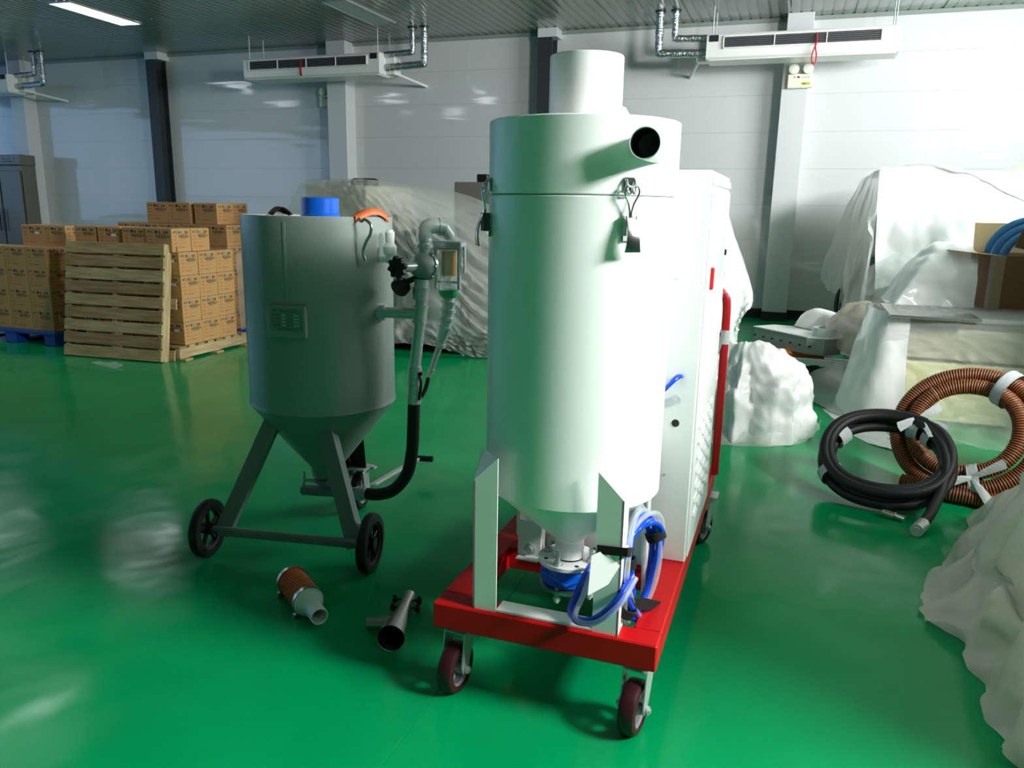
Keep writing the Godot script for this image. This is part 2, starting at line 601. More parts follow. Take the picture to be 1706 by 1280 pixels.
# ---------------------------------------------------------------- the hall
func build_room() -> void:
	# floor: pours of epoxy that meet in hairline joints running away from the viewer
	var fl := structure("floor", "glossy green epoxy floor of the workshop hall", "floor")
	for x in [[-17.3, -3.0807], [-3.0793, -0.9057], [-0.9043, 5.3]]:
		var s := Shape.new()
		s.box(V((x[0] + x[1]) / 2, -0.05, -3.45), V(x[1] - x[0], 0.1, 16.5), 0.0007)
		obj("slab", s, M.floor, fl)
	var sub := Shape.new()
	sub.box(V(-6, -0.0525, -3.45), V(22.6, 0.1, 16.5))
	obj("joint_filler", sub, M.joint, fl)
	# ceiling: ribbed steel panels
	var ce := structure("ceiling", "glossy ribbed white panel ceiling", "ceiling")
	var panel := Shape.new()
	var rows := []
	for z in [-11.66, 4.8]:
		var row := PackedVector3Array()
		for k in 8:
			var x0 := -0.49 + k * 0.1225
			for q in [[0.0, 0.0], [0.088, 0.0], [0.096, 0.006], [0.1145, 0.006]]: row.append(V(x0 + q[0], 3.88 + q[1], z))
		rows.append(row)
	panel.grid(rows)
	panel.box(V(0, 3.955, -3.43), V(0.98, 0.13, 16.4))
	var pm := panel.mesh()
	for k in 23:
		var o := obj("ceiling_panel", pm, M.ceiling, ce)
		o.position.x = -16.8 + k * 0.985
	var screws := MultiMesh.new()
	screws.transform_format = MultiMesh.TRANSFORM_3D
	var sc := Shape.new()
	sc.lathe([Vector2(0, -0.008), Vector2(0.008, -0.006), Vector2(0.012, 0)], 8)
	screws.mesh = sc.mesh()
	screws.instance_count = 138
	for k in 138:
		screws.set_instance_transform(k, Transform3D(Basis(), V(-16.8 + (k % 23) * 0.985 + 0.3 * float(k % 2), 3.88, -10.95 + (k / 23) * 1.75)))
	var sn := MultiMeshInstance3D.new()
	sn.name = "screw_head"; sn.multimesh = screws; sn.material_override = M.zinc
	sn.set_meta("kind", "stuff")
	ce.add_child(sn)
	# back wall: bays of long horizontal cladding boards between the columns
	var wb := structure("wall_back", "glossy white clad back wall with horizontal panel joints", "wall")
	var back := Shape.new()
	back.box(V(-6, 1.94, -11.46), V(22.6, 4.1, 0.16))
	obj("backing", back, M.taupe, wb)
	var xs := [-17.2, -13.63, -10.42, -6.9, -3.53, -0.19, 3.18, 4.1]
	for b in xs.size() - 1:
		for r in 8:
			var s := Shape.new()
			var y0 := 0.13 + r * 0.469
			s.box(V((xs[b] + xs[b + 1]) / 2, y0 + 0.2345, -11.385), V(xs[b + 1] - xs[b] - 0.003, 0.4676, 0.04), 0.0008)
			obj("cladding_panel", s, M.wall, wb)
	var bs := Shape.new()
	bs.box(V(-6, 0.06, -11.36), V(22.6, 0.12, 0.02), 0.003)
	structure("baseboard_back", "black skirting along the foot of the back wall", "skirting", bs, M.baseboard)
	var cs := Shape.new()
	cs.box(V(-6, 3.855, -11.345), V(22.6, 0.05, 0.03), 0.004)
	structure("trim_6", "thin edge trim between back wall and ceiling", "trim", cs, M.ceiling)
	# columns along the back wall
	var cols := [[-13.625, 0.33, "column"], [-10.50, 0.20, "column_dark"], [-6.9, 0.34, "column"], [-3.535, 0.205, "column_dark"], [-0.19, 0.32, "column"]]
	for k in 5:
		var c = cols[k]
		var dark: bool = c[2] == "column_dark"
		var name_: String = ["white boxed column at the far left behind the stainless cabinet", "dark steel column behind the carton stacks", "white boxed column behind the middle air conditioner", "dark steel column behind the white cyclone outlet", "white boxed column under the right air conditioner"][k]
		var t := structure("trim_%d" % (k + 1), name_, "column")
		var s := Shape.new()
		if dark:
			for q in [-1, 1]: s.box(V(c[0], 1.88, -11.24 + q * 0.12), V(c[1], 3.76, 0.012), 0.002)
			s.box(V(c[0], 1.88, -11.24), V(0.012, 3.76, 0.236))
			obj("steel_flange", s, M.column_dark, t)
			var cap := Shape.new()
			cap.box(V(c[0] + 0.03, 3.82, -11.24), V(c[1] + 0.08, 0.12, 0.27), 0.004)
			obj("cap", cap, M.column, t)
		else:
			s.box(V(c[0], 2.0, -11.235), V(c[1], 3.76, 0.27), 0.006)
			obj("casing", s, M.column, t)
			var f := Shape.new()
			f.box(V(c[0], 0.06, -11.23), V(c[1] + 0.02, 0.12, 0.29), 0.003)
			obj("skirting", f, M.baseboard, t)
	# the walls outside the picture; daylight comes in through the high windows of the right one
	var sl := Shape.new()
	sl.box(V(-17.25, 0.4, -3.45), V(0.2, 1.0, 16.4))
	sl.box(V(-17.25, 3.87, -3.45), V(0.2, 0.24, 16.4))
	sl.box(V(-17.25, 2.32, -11.43), V(0.2, 2.86, 0.46))
	structure("wall_left", "plain dim wall at the far left end", "wall", sl, M.wall_side)
	var w3 := structure("window_3", "window band at the far left end letting in bluish sky light", "window")
	var f3 := Shape.new()
	for q in 11: f3.box(V(-17.25, 2.32, lerpf(-11.175, 4.575, q / 10.0)), V(0.06, 2.86, 0.05), 0.004)
	for y in [0.925, 3.725]: f3.box(V(-17.25, y, -3.3), V(0.06, 0.05, 15.8), 0.004)
	obj("frame", f3, M.alu, w3)
	for q in 10:
		var g3 := Shape.new()
		g3.box(V(-17.25, 2.32, -10.39 + q * 1.575), V(0.008, 2.76, 1.52))
		obj("pane", g3, M.glass, w3)
	var wf := Shape.new()
	wf.box(V(-6.6, 1.94, 4.75), V(21.4, 4.1, 0.2))
	structure("wall_front", "plain dim wall behind the viewer", "wall", wf, M.wall_side)
	var wr := Shape.new()
	var holes := [[-9.1, -5.7, 2.68, 3.72], [-2.7, -0.9, 3.04, 3.8]]   # z from, z to, sill, head
	var z0 := -11.66
	for h in holes + [[4.8, 4.8, 0.0, 0.0]]:
		wr.box(V(4.1, 1.94, (z0 + h[0]) / 2), V(0.2, 4.1, h[0] - z0))
		if h[1] > h[0]:
			wr.box(V(4.1, (h[2] - 0.11) / 2, (h[0] + h[1]) / 2), V(0.2, h[2] + 0.11, h[1] - h[0]))
			wr.box(V(4.1, (h[3] + 3.99) / 2, (h[0] + h[1]) / 2), V(0.2, 3.99 - h[3], h[1] - h[0]))
		z0 = h[1]
	structure("wall_right", "plain wall with high windows", "wall", wr, M.wall_side)
	for k in 2:
		var h = holes[k]
		var w := structure("window_%d" % (k + 1), "high aluminium window letting in daylight", "window")
		var fr := Shape.new()
		var n := 4 if k == 0 else 2
		for q in n + 1: fr.box(V(4.1, (h[2] + h[3]) / 2, lerpf(h[0] + 0.025, h[1] - 0.025, float(q) / n)), V(0.06, h[3] - h[2], 0.05), 0.004)
		for y in [h[2] + 0.025, h[3] - 0.025]: fr.box(V(4.1, y, (h[0] + h[1]) / 2), V(0.06, 0.05, h[1] - h[0]), 0.004)
		obj("frame", fr, M.alu, w)
		for q in n:
			var g := Shape.new()
			g.box(V(4.1, (h[2] + h[3]) / 2, lerpf(h[0], h[1], (q + 0.5) / n)), V(0.008, h[3] - h[2] - 0.06, (h[1] - h[0]) / n - 0.03))
			obj("pane", g, M.glass, w)


func build_lamps() -> void:
	# flush LED panels in the ceiling; only the ones on the left are switched on
	var spots := [[-9.07, -8.72, true, 0.06], [-5.58, -9.62, false, 0.0], [-9.2, -5.5, true, 0.0], [-11.6, -8.2, true, 0.0], [-12.2, -5.6, true, 0.0], [-9.0, -2.3, true, 0.0], [-7.0, -5.05, true, 0.0]]
	for k in spots.size():
		var p = spots[k]
		var lit: bool = p[2]
		var l: String = "lit white LED ceiling panel above the carton stacks" if k == 0 else "switched off LED ceiling panel in front of the middle air conditioner" if k == 1 else "lit LED ceiling panel out of view, %s" % ["nearest to the left carton stack", "at the far left end", "left of the second lamp row", "nearest to the hall's left front", "above the floor before the pallets"][k - 2]
		var t := thing("ceiling_light", l, "light", V(p[0], 3.88, p[1]), p[3], "" if k < 2 else "ceiling lights out of view")
		var f := Shape.new()
		for q in [-1, 1]:
			f.box(V(q * 0.172, -0.012, 0), V(0.016, 0.024, 1.26), 0.002)
			f.box(V(0, -0.012, q * 0.622), V(0.33, 0.024, 0.016), 0.002)
		obj("frame", f, M.alu, t)
		var d := Shape.new()
		d.box(V(0, -0.012, 0), V(0.328, 0.014, 1.228), 0.001)
		obj("diffuser_lamp", d, M.led if lit else M.diffuser, t)
		if lit:
			var a := AreaLight3D.new()
			a.name = "panel_light_%d" % k
			a.position = V(p[0], 3.848, p[1])
			a.rotation = V(-PI / 2, p[3], 0)
			a.area_size = Vector2(0.32, 1.22)
			a.light_energy = 0.1
			a.light_color = Color(0.92, 0.96, 1.0)
			a.set("area_range", 30.0); a.set("area_attenuation", 2.0)
			a.shadow_enabled = true
			add_child(a)
	# twin-spot emergency lights on two of the white columns
	for e in [[V(-0.13, 3.06, -11.085), "cream emergency light with twin spot heads below right air conditioner"], [V(-7.17, 3.03, -11.33), "grey emergency light with twin spot heads under middle air conditioner"]]:
		var t := thing("emergency_light", e[1], "emergency light", e[0])
		var b := Shape.new()
		b.box(V(0, 0, 0.03), V(0.31, 0.17, 0.06), 0.012)
		obj("case", b, M.cream, t)
		var pm := text_plate(128, 64, rgb(232, 230, 206), func(im):
			im.fill_rect(Rect2i(28, 10, 8, 6), rgb(90, 70, 60))
			im.fill_rect(Rect2i(46, 9, 14, 9), rgb(70, 50, 44))
			var r := RandomNumberGenerator.new()
			r.seed = 2
			signs(im, r, 68, 11, 4, 9, rgb(120, 120, 110))
			im.fill_rect(Rect2i(24, 34, 34, 2), rgb(190, 186, 160))
			im.fill_rect(Rect2i(70, 40, 46, 14), rgb(176, 190, 60))
			for q in 5: im.fill_rect(Rect2i(76 + q, 46 - q, 1, 2 * q + 1), rgb(70, 80, 30))
			im.fill_rect(Rect2i(81, 45, 14, 4), rgb(70, 80, 30)))
		var p := quad_plate(0.29, 0.15, 0.003)
		obj("front_label", p, pm, t).position = V(0, 0, 0.059)
		for x in [-0.085, 0.085]:
			var h := Shape.new()
			h.at = Shape.yto(V(x, 0.135, 0.0), V(0, 0.05, 1))
			h.lathe([Vector2(0, 0), Vector2(0.035, 0.0), Vector2(0.062, 0.05), Vector2(0.062, 0.085), Vector2(0.052, 0.088), Vector2(0.03, 0.07), Vector2(0, 0.066)], 20)
			h.at = Transform3D()
			h.cyl(V(x, 0.07, 0.02), V(x, 0.1, 0.025), 0.014)
			var head := obj("lamp_head", h, M.cream, t)
			var q := Shape.new()
			q.at = Shape.yto(V(x, 0.139, 0.08), V(0, 0.05, 1))
			q.lathe([Vector2(0, 0), Vector2(0.05, 0), Vector2(0.044, 0.008), Vector2(0, 0.014)], 20)
			obj("lens", q, M.lamp, head)


func pipe_run(called: String, pts: Array, r: float, t: Node3D, seed_: int) -> void:   # lagged with crinkled foil
	var f := FastNoiseLite.new()
	f.seed = seed_; f.frequency = 9.0
	var path := []
	for i in pts.size() - 1:
		var n := int(maxf(2, pts[i].distance_to(pts[i + 1]) / 0.03))
		for k in n: path.append(pts[i].lerp(pts[i + 1], float(k) / n))
	path.append(pts[-1])
	var rows := []
	for i in path.size():
		rows.append(r * (1.0 + 0.22 * f.get_noise_2d(i * 0.06, 0.0)))
	var s := Shape.new()
	s.tube(path, rows, 12)
	obj(called, s, M.foil, t)


func build_ducts() -> void:
	# three long ceiling-hung air conditioners: [left x, right x, side the pipes come from, label]
	var units := [
		[-15.28, -12.97, 1, "white ceiling-hung air conditioner cut by left edge of the picture", 3.235],
		[-8.075, -5.77, 1, "middle white ceiling-hung air conditioner with foil pipes on its right end", 3.262],
		[-1.245, 0.915, -1, "right white ceiling-hung air conditioner with foil pipes on its left end", 3.257]]
	for k in 3:
		var u = units[k]
		var w: float = u[1] - u[0]
		var x: float = (u[0] + u[1]) / 2
		var side: float = u[2]
		var t := thing("air_conditioner", u[3], "air conditioner", V(x, u[4], -10.42))
		var h := 0.285
		var s := Shape.new()
		s.at = Transform3D(Basis(Vector3(0, 0, -1), Vector3(0, 1, 0), Vector3(1, 0, 0)), V(-w / 2, 0, 0))
		s.prism([Vector2(0.0, 0.02), Vector2(-0.02, 0.0), Vector2(-0.5, 0.0), Vector2(-0.52, 0.03), Vector2(-0.52, h), Vector2(-0.02, h), Vector2(0, h - 0.02)].map(func(p): return Vector2(-p.x, p.y)), w)
		obj("casing", s, M.ac, t)
		var gx0 := -w / 2 + (0.21 if side < 0 else 0.12)
		var gx1 := w / 2 - (0.12 if side < 0 else 0.2)
		if k == 2: gx1 = w / 2 - 0.21
		var gy0 := 0.125
		var gy1 := 0.24
		var back := Shape.new()
		back.box(V((gx0 + gx1) / 2, (gy0 + gy1) / 2, 0.004), V(gx1 - gx0, gy1 - gy0, 0.012))
		obj("outlet_opening", back, M.slot, t)
		var gf := Shape.new()
		for y in [gy0 - 0.008, gy1 + 0.008]: gf.box(V((gx0 + gx1) / 2, y, 0.012), V(gx1 - gx0 + 0.032, 0.016, 0.024), 0.003)
		for gx in [gx0 - 0.008, gx1 + 0.008]: gf.box(V(gx, (gy0 + gy1) / 2, 0.012), V(0.016, gy1 - gy0 + 0.03, 0.024), 0.003)
		obj("grille_frame", gf, M.ac, t)
		for j in 5:
			var sl := Shape.new()
			sl.bar(V(gx0, gy0 + 0.014 + j * 0.0218, 0.014), V(gx1, gy0 + 0.014 + j * 0.0218, 0.014), 0.014, 0.0045, V(0, 1, -0.6), 0.001)
			obj("slat", sl, M.slat, t)
		for j in range(1, 3 if k == 2 else 4):
			var d := Shape.new()
			d.box(V(lerpf(gx0, gx1, j / (3.0 if k == 2 else 4.0)), (gy0 + gy1) / 2, 0.016), V(0.012, gy1 - gy0, 0.018), 0.002)
			obj("divider", d, M.ac, t)
		var ws := Shape.new()
		ws.box(V(side * (w / 2 - 0.085), 0.235, 0.003), V(0.11, 0.075, 0.012), 0.003)
		obj("inspection_window", ws, M.slot, t)
		var lip := Shape.new()
		lip.box(V(0, -0.006, -0.2), V(w - 0.06, 0.014, 0.34), 0.004)
		obj("drain_pan", lip, M.ac, t)
		var ec := Shape.new()
		ec.box(V(side * (w / 2 + 0.07), 0.14, -0.3), V(0.14, 0.26, 0.2), 0.006)
		obj("valve_box", ec, M.ac, t)
		var ex := side * w / 2
		var up := side * (w / 2 + (0.44 if k != 2 else 0.42))
		var lo := side * (w / 2 + (0.62 if k != 2 else 0.615))
		pipe_run("foil_pipe", [V(ex, 0.285 - 0.01, -0.18), V(up, 0.29, -0.18), V(up, 3.89 - u[4], -0.18)], 0.042, t, 3 + k)
		pipe_run("foil_pipe", [V(ex, 0.10, -0.18), V(lo, 0.125, -0.18), V(lo, 3.89 - u[4], -0.18)], 0.05, t, 9 + k)
		for px in [up, lo]:
			var cr := Shape.new()
			cr.cyl(V(px, 3.865 - u[4], -0.18), V(px, 3.885 - u[4], -0.18), 0.065)
			obj("ceiling_collar", cr, M.black, t)
		var dr := Shape.new()
		dr.cyl(V(side * (w / 2 + 0.12), 0.03, -0.3), V(side * (w / 2 + 0.3), -0.06, -0.93), 0.02)
		obj("drain_pipe", dr, M.ac, t)
		for q in [-1, 1]:
			for zz in [-0.08, -0.42]:
				var rd := Shape.new()
				rd.cyl(V(q * (w / 2 - 0.06), h - 0.02, zz), V(q * (w / 2 - 0.06), 3.89 - u[4], zz), 0.008, -1.0, 8)
				obj("hanging_rod", rd, M.zinc, t)
		if k > 0:
			var rx := 0.18 if k == 2 else -0.12
			var rb := Shape.new()
			if k == 2:
				var loop := [V(0, 0.2, 0), V(0.004, 0.1, 0.02), V(-0.012, 0.05, 0.03), V(-0.034, -0.03, 0.03), V(-0.03, -0.1, 0.03), V(-0.008, -0.13, 0.03), V(0.014, -0.1, 0.03), V(0.014, -0.03, 0.03), V(-0.004, 0.05, 0.032), V(-0.006, 0.1, 0.024)]
				rb.tube(spline(loop, 6), 0.009, 6)
			else:
				rb.bar(V(0, 0.2, 0.0), V(0.0, 0.1, 0.02), 0.028, 0.004, V(0, 0, 1), 0.001)
				rb.bar(V(0, 0.1, 0.02), V(0.015, -0.02, 0.024), 0.036, 0.004, V(0, 0, 1), 0.001)
				rb.bar(V(0.004, 0.1, 0.022), V(-0.004, 0.0, 0.028), 0.02, 0.004, V(0, 0, 1), 0.001)
			var r := obj("ribbon", rb, M.red_ribbon)
			r.position = V(x + rx, u[4] + 0.02, -10.39)
			tag(r, "red ribbon loop hanging from the right air conditioner grille" if k == 2 else "red ribbon strip hanging from the middle air conditioner grille", "ribbon")
	# small hook on the wall beside the column
	var hk := Shape.new()
	hk.cyl(V(0, 0, -0.02), V(0, 0, 0.05), 0.02)
	hk.box(V(0, -0.03, 0.02), V(0.02, 0.06, 0.02), 0.004)
	var ho := obj("wall_hook", hk, M.zinc)
	ho.position = V(-0.38, 1.72, -11.35)
	tag(ho, "small metal fitting on back wall left of the white column", "wall fitting")
	# stainless cabinet at the left edge
	var fr := thing("stainless_cabinet", "tall stainless steel cabinet at the left edge behind the cartons", "cabinet", V(-13.86, 0, -10.78))
	var b := Shape.new()
	b.box(V(0, 1.05, -0.15), V(1.1, 1.96, 0.28), 0.01)
	obj("body", b, M.stainless, fr)
	var hd := Shape.new()
	hd.box(V(0, 2.12, -0.13), V(1.12, 0.18, 0.33), 0.01)
	var top := obj("header", hd, M.stainless, fr)
	var lb := quad_plate(0.3, 0.1, 0.004)
	obj("brand_label", lb, text_plate(96, 32, rgb(130, 130, 124), func(im):
		var r := RandomNumberGenerator.new()
		r.seed = 4
		signs(im, r, 6, 3, 4, 16, rgb(10, 10, 10))
		im.fill_rect(Rect2i(5, 23, 84, 6), rgb(10, 10, 10))), top).position = V(0.26, 2.12, 0.036)
	for q in [-1, 1]:
		var d := Shape.new()
		d.box(V(q * 0.27, 1.0, 0.015), V(0.5, 1.86, 0.03), 0.006)
		var door := obj("door", d, M.stainless, fr)
		var hn := Shape.new()
		hn.bar(V(q * 0.06, 0.85, 0.06), V(q * 0.06, 1.25, 0.06), 0.02, 0.02)
		obj("handle", hn, M.black, door)
	var ft := Shape.new()
	for q in [-0.45, 0.45]: ft.cyl(V(q, 0, -0.1), V(q, 0.06, -0.1), 0.03)
	obj("foot", ft, M.black, fr)


# ---------------------------------------------------------------- red cart
func wheel_shapes(r: float, w: float, spokes: int) -> Array:   # tyre, rim; axis along x
	var t := Shape.new()
	t.at = Transform3D(Basis(Vector3.BACK, -PI / 2), V(-w / 2, 0, 0))
	var ri := r * 0.72
	t.lathe([Vector2(ri, w * 0.12), Vector2(ri, 0.0), Vector2(r * 0.86, 0.0), Vector2(r * 0.95, w * 0.06), Vector2(r * 0.99, w * 0.22), Vector2(r, w * 0.5), Vector2(r * 0.99, w * 0.78), Vector2(r * 0.95, w * 0.94), Vector2(r * 0.86, w), Vector2(ri, w), Vector2(ri, w * 0.88)], 36)
	var h := Shape.new()
	h.at = t.at
	h.lathe([Vector2(ri * 0.86, w * 0.2), Vector2(ri * 1.02, w * 0.1), Vector2(ri * 1.02, w * 0.9), Vector2(ri * 0.86, w * 0.8), Vector2(ri * 0.84, w * 0.5), Vector2(ri * 0.86, w * 0.2)], 32)
	h.lathe([Vector2(0, -w * 0.04), Vector2(r * 0.2, -w * 0.04), Vector2(r * 0.22, w * 0.1), Vector2(r * 0.22, w * 0.9), Vector2(r * 0.2, w * 1.04), Vector2(0, w * 1.04)], 20)
	for k in spokes:
		var a := TAU * k / spokes
		h.at = Transform3D(Basis(Vector3.RIGHT, a), Vector3.ZERO)
		h.box(V(0, (r * 0.2 + ri * 0.9) / 2, 0), V(w * 0.34, ri * 0.9 - r * 0.18, r * 0.13), 0.002)
	return [t, h]


func caster(t: Node3D, x: float, z: float, turn: float, swivel: float, tyre: Material) -> void:
	# plate at (x, z); the wheel trails behind the plate by 35 mm
	var f := Shape.new()
	f.box(V(0, 0.2165, 0), V(0.105, 0.006, 0.085), 0.002)
	f.cyl(V(0, 0.196, 0), V(0, 0.215, 0), 0.036, 0.03)
	f.at = Transform3D(Basis(Vector3.UP, swivel - turn), Vector3.ZERO)
	f.box(V(0, 0.193, 0.008), V(0.07, 0.006, 0.07), 0.002)
	for q in [-1, 1]:
		var keep := f.at
		f.at = f.at * Transform3D(Basis(Vector3(0, 0, -1), Vector3(0, 1, 0), Vector3(1, 0, 0)), V(q * 0.034 - 0.002, 0, 0))
		f.prism([Vector2(0.03, 0.196), Vector2(-0.042, 0.196), Vector2(-0.058, 0.09), Vector2(-0.05, 0.066), Vector2(-0.022, 0.066), Vector2(-0.014, 0.09)], 0.004)
		f.at = keep
	var fork := obj("caster", f, M.zinc, t)
	fork.position = V(x, 0, z)
	fork.rotation.y = turn
	var ws := wheel_shapes(0.0785, 0.05, 5)
	var b := Shape.new()
	b.cyl(V(-0.05, 0, 0), V(0.05, 0, 0), 0.007)
	b.cyl(V(0.037, 0, 0), V(0.045, 0, 0), 0.014, -1.0, 6)
	b.cyl(V(-0.037, 0, 0), V(-0.045, 0, 0), 0.014, -1.0, 6)
	var names := ["tyre", "rim", "axle_bolt"]
	var ms := [tyre, M.rim, M.zinc]
	for k in 3:
		var o := obj(names[k], ws[k] if k < 2 else b, ms[k], fork)
		o.position = V(0, 0.0785, 0.036).rotated(Vector3.UP, swivel - turn)
		o.rotation.y = swivel - turn


func build_cart() -> void:
	var t := thing("platform_cart", "red steel platform cart on four castors carrying the white cyclone", "cart", V(-0.588, 0, -2.7))
	var x0 := -0.329
	var x1 := 0.336
	var z1 := 0.78
	var z0 := -0.82
	var y := 0.26
	var parts := [["front_beam", V(x0, y, z1 - 0.04), V(x1, y, z1 - 0.04)], ["rear_beam", V(x0, y, z0 + 0.04), V(x1, y, z0 + 0.04)],
		["side_beam", V(x0 + 0.04, y, z0 + 0.08), V(x0 + 0.04, y, z1 - 0.08)], ["side_beam", V(x1 - 0.04, y, z0 + 0.08), V(x1 - 0.04, y, z1 - 0.08)],
		["cross_beam", V(x0 + 0.08, y, 0.29), V(x1 - 0.08, y, 0.29)], ["cross_beam", V(x0 + 0.08, y, -0.3), V(x1 - 0.08, y, -0.3)]]
	for p in parts:
		var s := Shape.new()
		s.bar(p[1], p[2], 0.08, 0.08, Vector3.UP, 0.004)
		obj(p[0], s, M.red, t)
	# push handle, a bent tube across the back
	var h := Shape.new()
	h.tube(spline([V(0.340, 0.3, -0.735), V(0.340, 0.6, -0.735), V(0.339, 0.9, -0.735), V(0.336, 1.06, -0.735), V(0.32, 1.10, -0.735), V(0.27, 1.118, -0.735), V(0.0, 1.12, -0.735), V(-0.24, 1.118, -0.735), V(-0.285, 1.10, -0.735), V(-0.300, 1.06, -0.735), V(-0.302, 0.9, -0.735), V(-0.304, 0.6, -0.735), V(-0.306, 0.3, -0.735)], 6), 0.0175, 14)
	var handle := obj("push_handle", h, M.red_plastic, t)
	var cb := Shape.new()
	cb.cyl(V(-0.302, 0.925, -0.735), V(0.339, 0.925, -0.735), 0.014)
	obj("crossbar", cb, M.red_plastic, handle)
	var tp := Shape.new()
	tp.cyl(V(0.339, 0.89, -0.735), V(0.339, 0.95, -0.735), 0.0205)
	tp.bar(V(0.335, 0.95, -0.715), V(0.315, 0.86, -0.70), 0.03, 0.002)
	obj("tape_wrap", tp, M.film_white, handle)
	caster(t, x0 + 0.06, z1 - 0.075, 0.0, -0.1, M.tyre)
	caster(t, x1 - 0.055, z1 - 0.075, 0.0, -0.14, M.tyre)
	caster(t, x1 - 0.02, z0 + 0.13, 0.0, -0.35, M.rubber)
	caster(t, x0 + 0.06, z0 + 0.1, 0.0, 0.3, M.rubber)


# ---------------------------------------------------------------- white cyclone
func latch(t: Node3D, a: float, r: float, y: float) -> void:   # a toggle latch on the seam, at angle a round the drum
	var xf := Transform3D(Basis(Vector3.UP, a), Vector3.ZERO) * Transform3D(Basis(), V(0, y, r))
	var s := Shape.new()
	s.at = xf
	s.box(V(0, -0.085, 0.004), V(0.03, 0.06, 0.008), 0.002)
	s.box(V(-0.014, -0.075, 0.014), V(0.003, 0.05, 0.022), 0.001)
	s.box(V(0.014, -0.075, 0.014), V(0.003, 0.05, 0.022), 0.001)
	var base := obj("latch", s, M.chrome, t)
	var k := Shape.new()
	k.at = xf
	k.box(V(0, 0.026, 0.003), V(0.03, 0.036, 0.006), 0.002)
	k.tube(spline([V(-0.012, 0.04, 0.006), V(-0.012, 0.03, 0.014), V(-0.012, 0.012, 0.018), V(-0.006, 0.004, 0.02), V(0, 0.012, 0.02)], 5), 0.003, 8)
	k.tube(spline([V(0.012, 0.04, 0.006), V(0.012, 0.03, 0.014), V(0.012, 0.012, 0.018), V(0.006, 0.004, 0.02), V(0, 0.012, 0.02)], 5), 0.003, 8)
	obj("hook", k, M.chrome, base)
	var b := Shape.new()
	b.at = xf
	b.tube(spline([V(0, -0.045, 0.016), V(-0.008, -0.02, 0.018), V(-0.02, 0.004, 0.02), V(-0.016, 0.022, 0.02), V(0, 0.02, 0.02), V(0.016, 0.022, 0.02), V(0.02, 0.004, 0.02), V(0.008, -0.02, 0.018)], 6, true), 0.0026, 8, false, [], true)
	b.cyl(V(0, -0.075, 0.018), V(0, -0.04, 0.016), 0.005)
	obj("bail", b, M.chrome, base)
	var l := Shape.new()
	l.at = xf
	var rows := []
	for q in 9:
		var f := q / 8.0
		var w := lerpf(0.014, 0.022, f * f)
		var yy := -0.055 - 0.085 * f
		var zz := 0.02 + 0.012 * sin(f * PI) + 0.014 * f * f
		rows.append(PackedVector3Array([V(w, yy, zz), V(-w, yy, zz), V(-w, yy, zz + 0.004), V(w, yy, zz + 0.004)]))
	l.grid(rows, true)
	obj("lever", l, M.chrome, base)


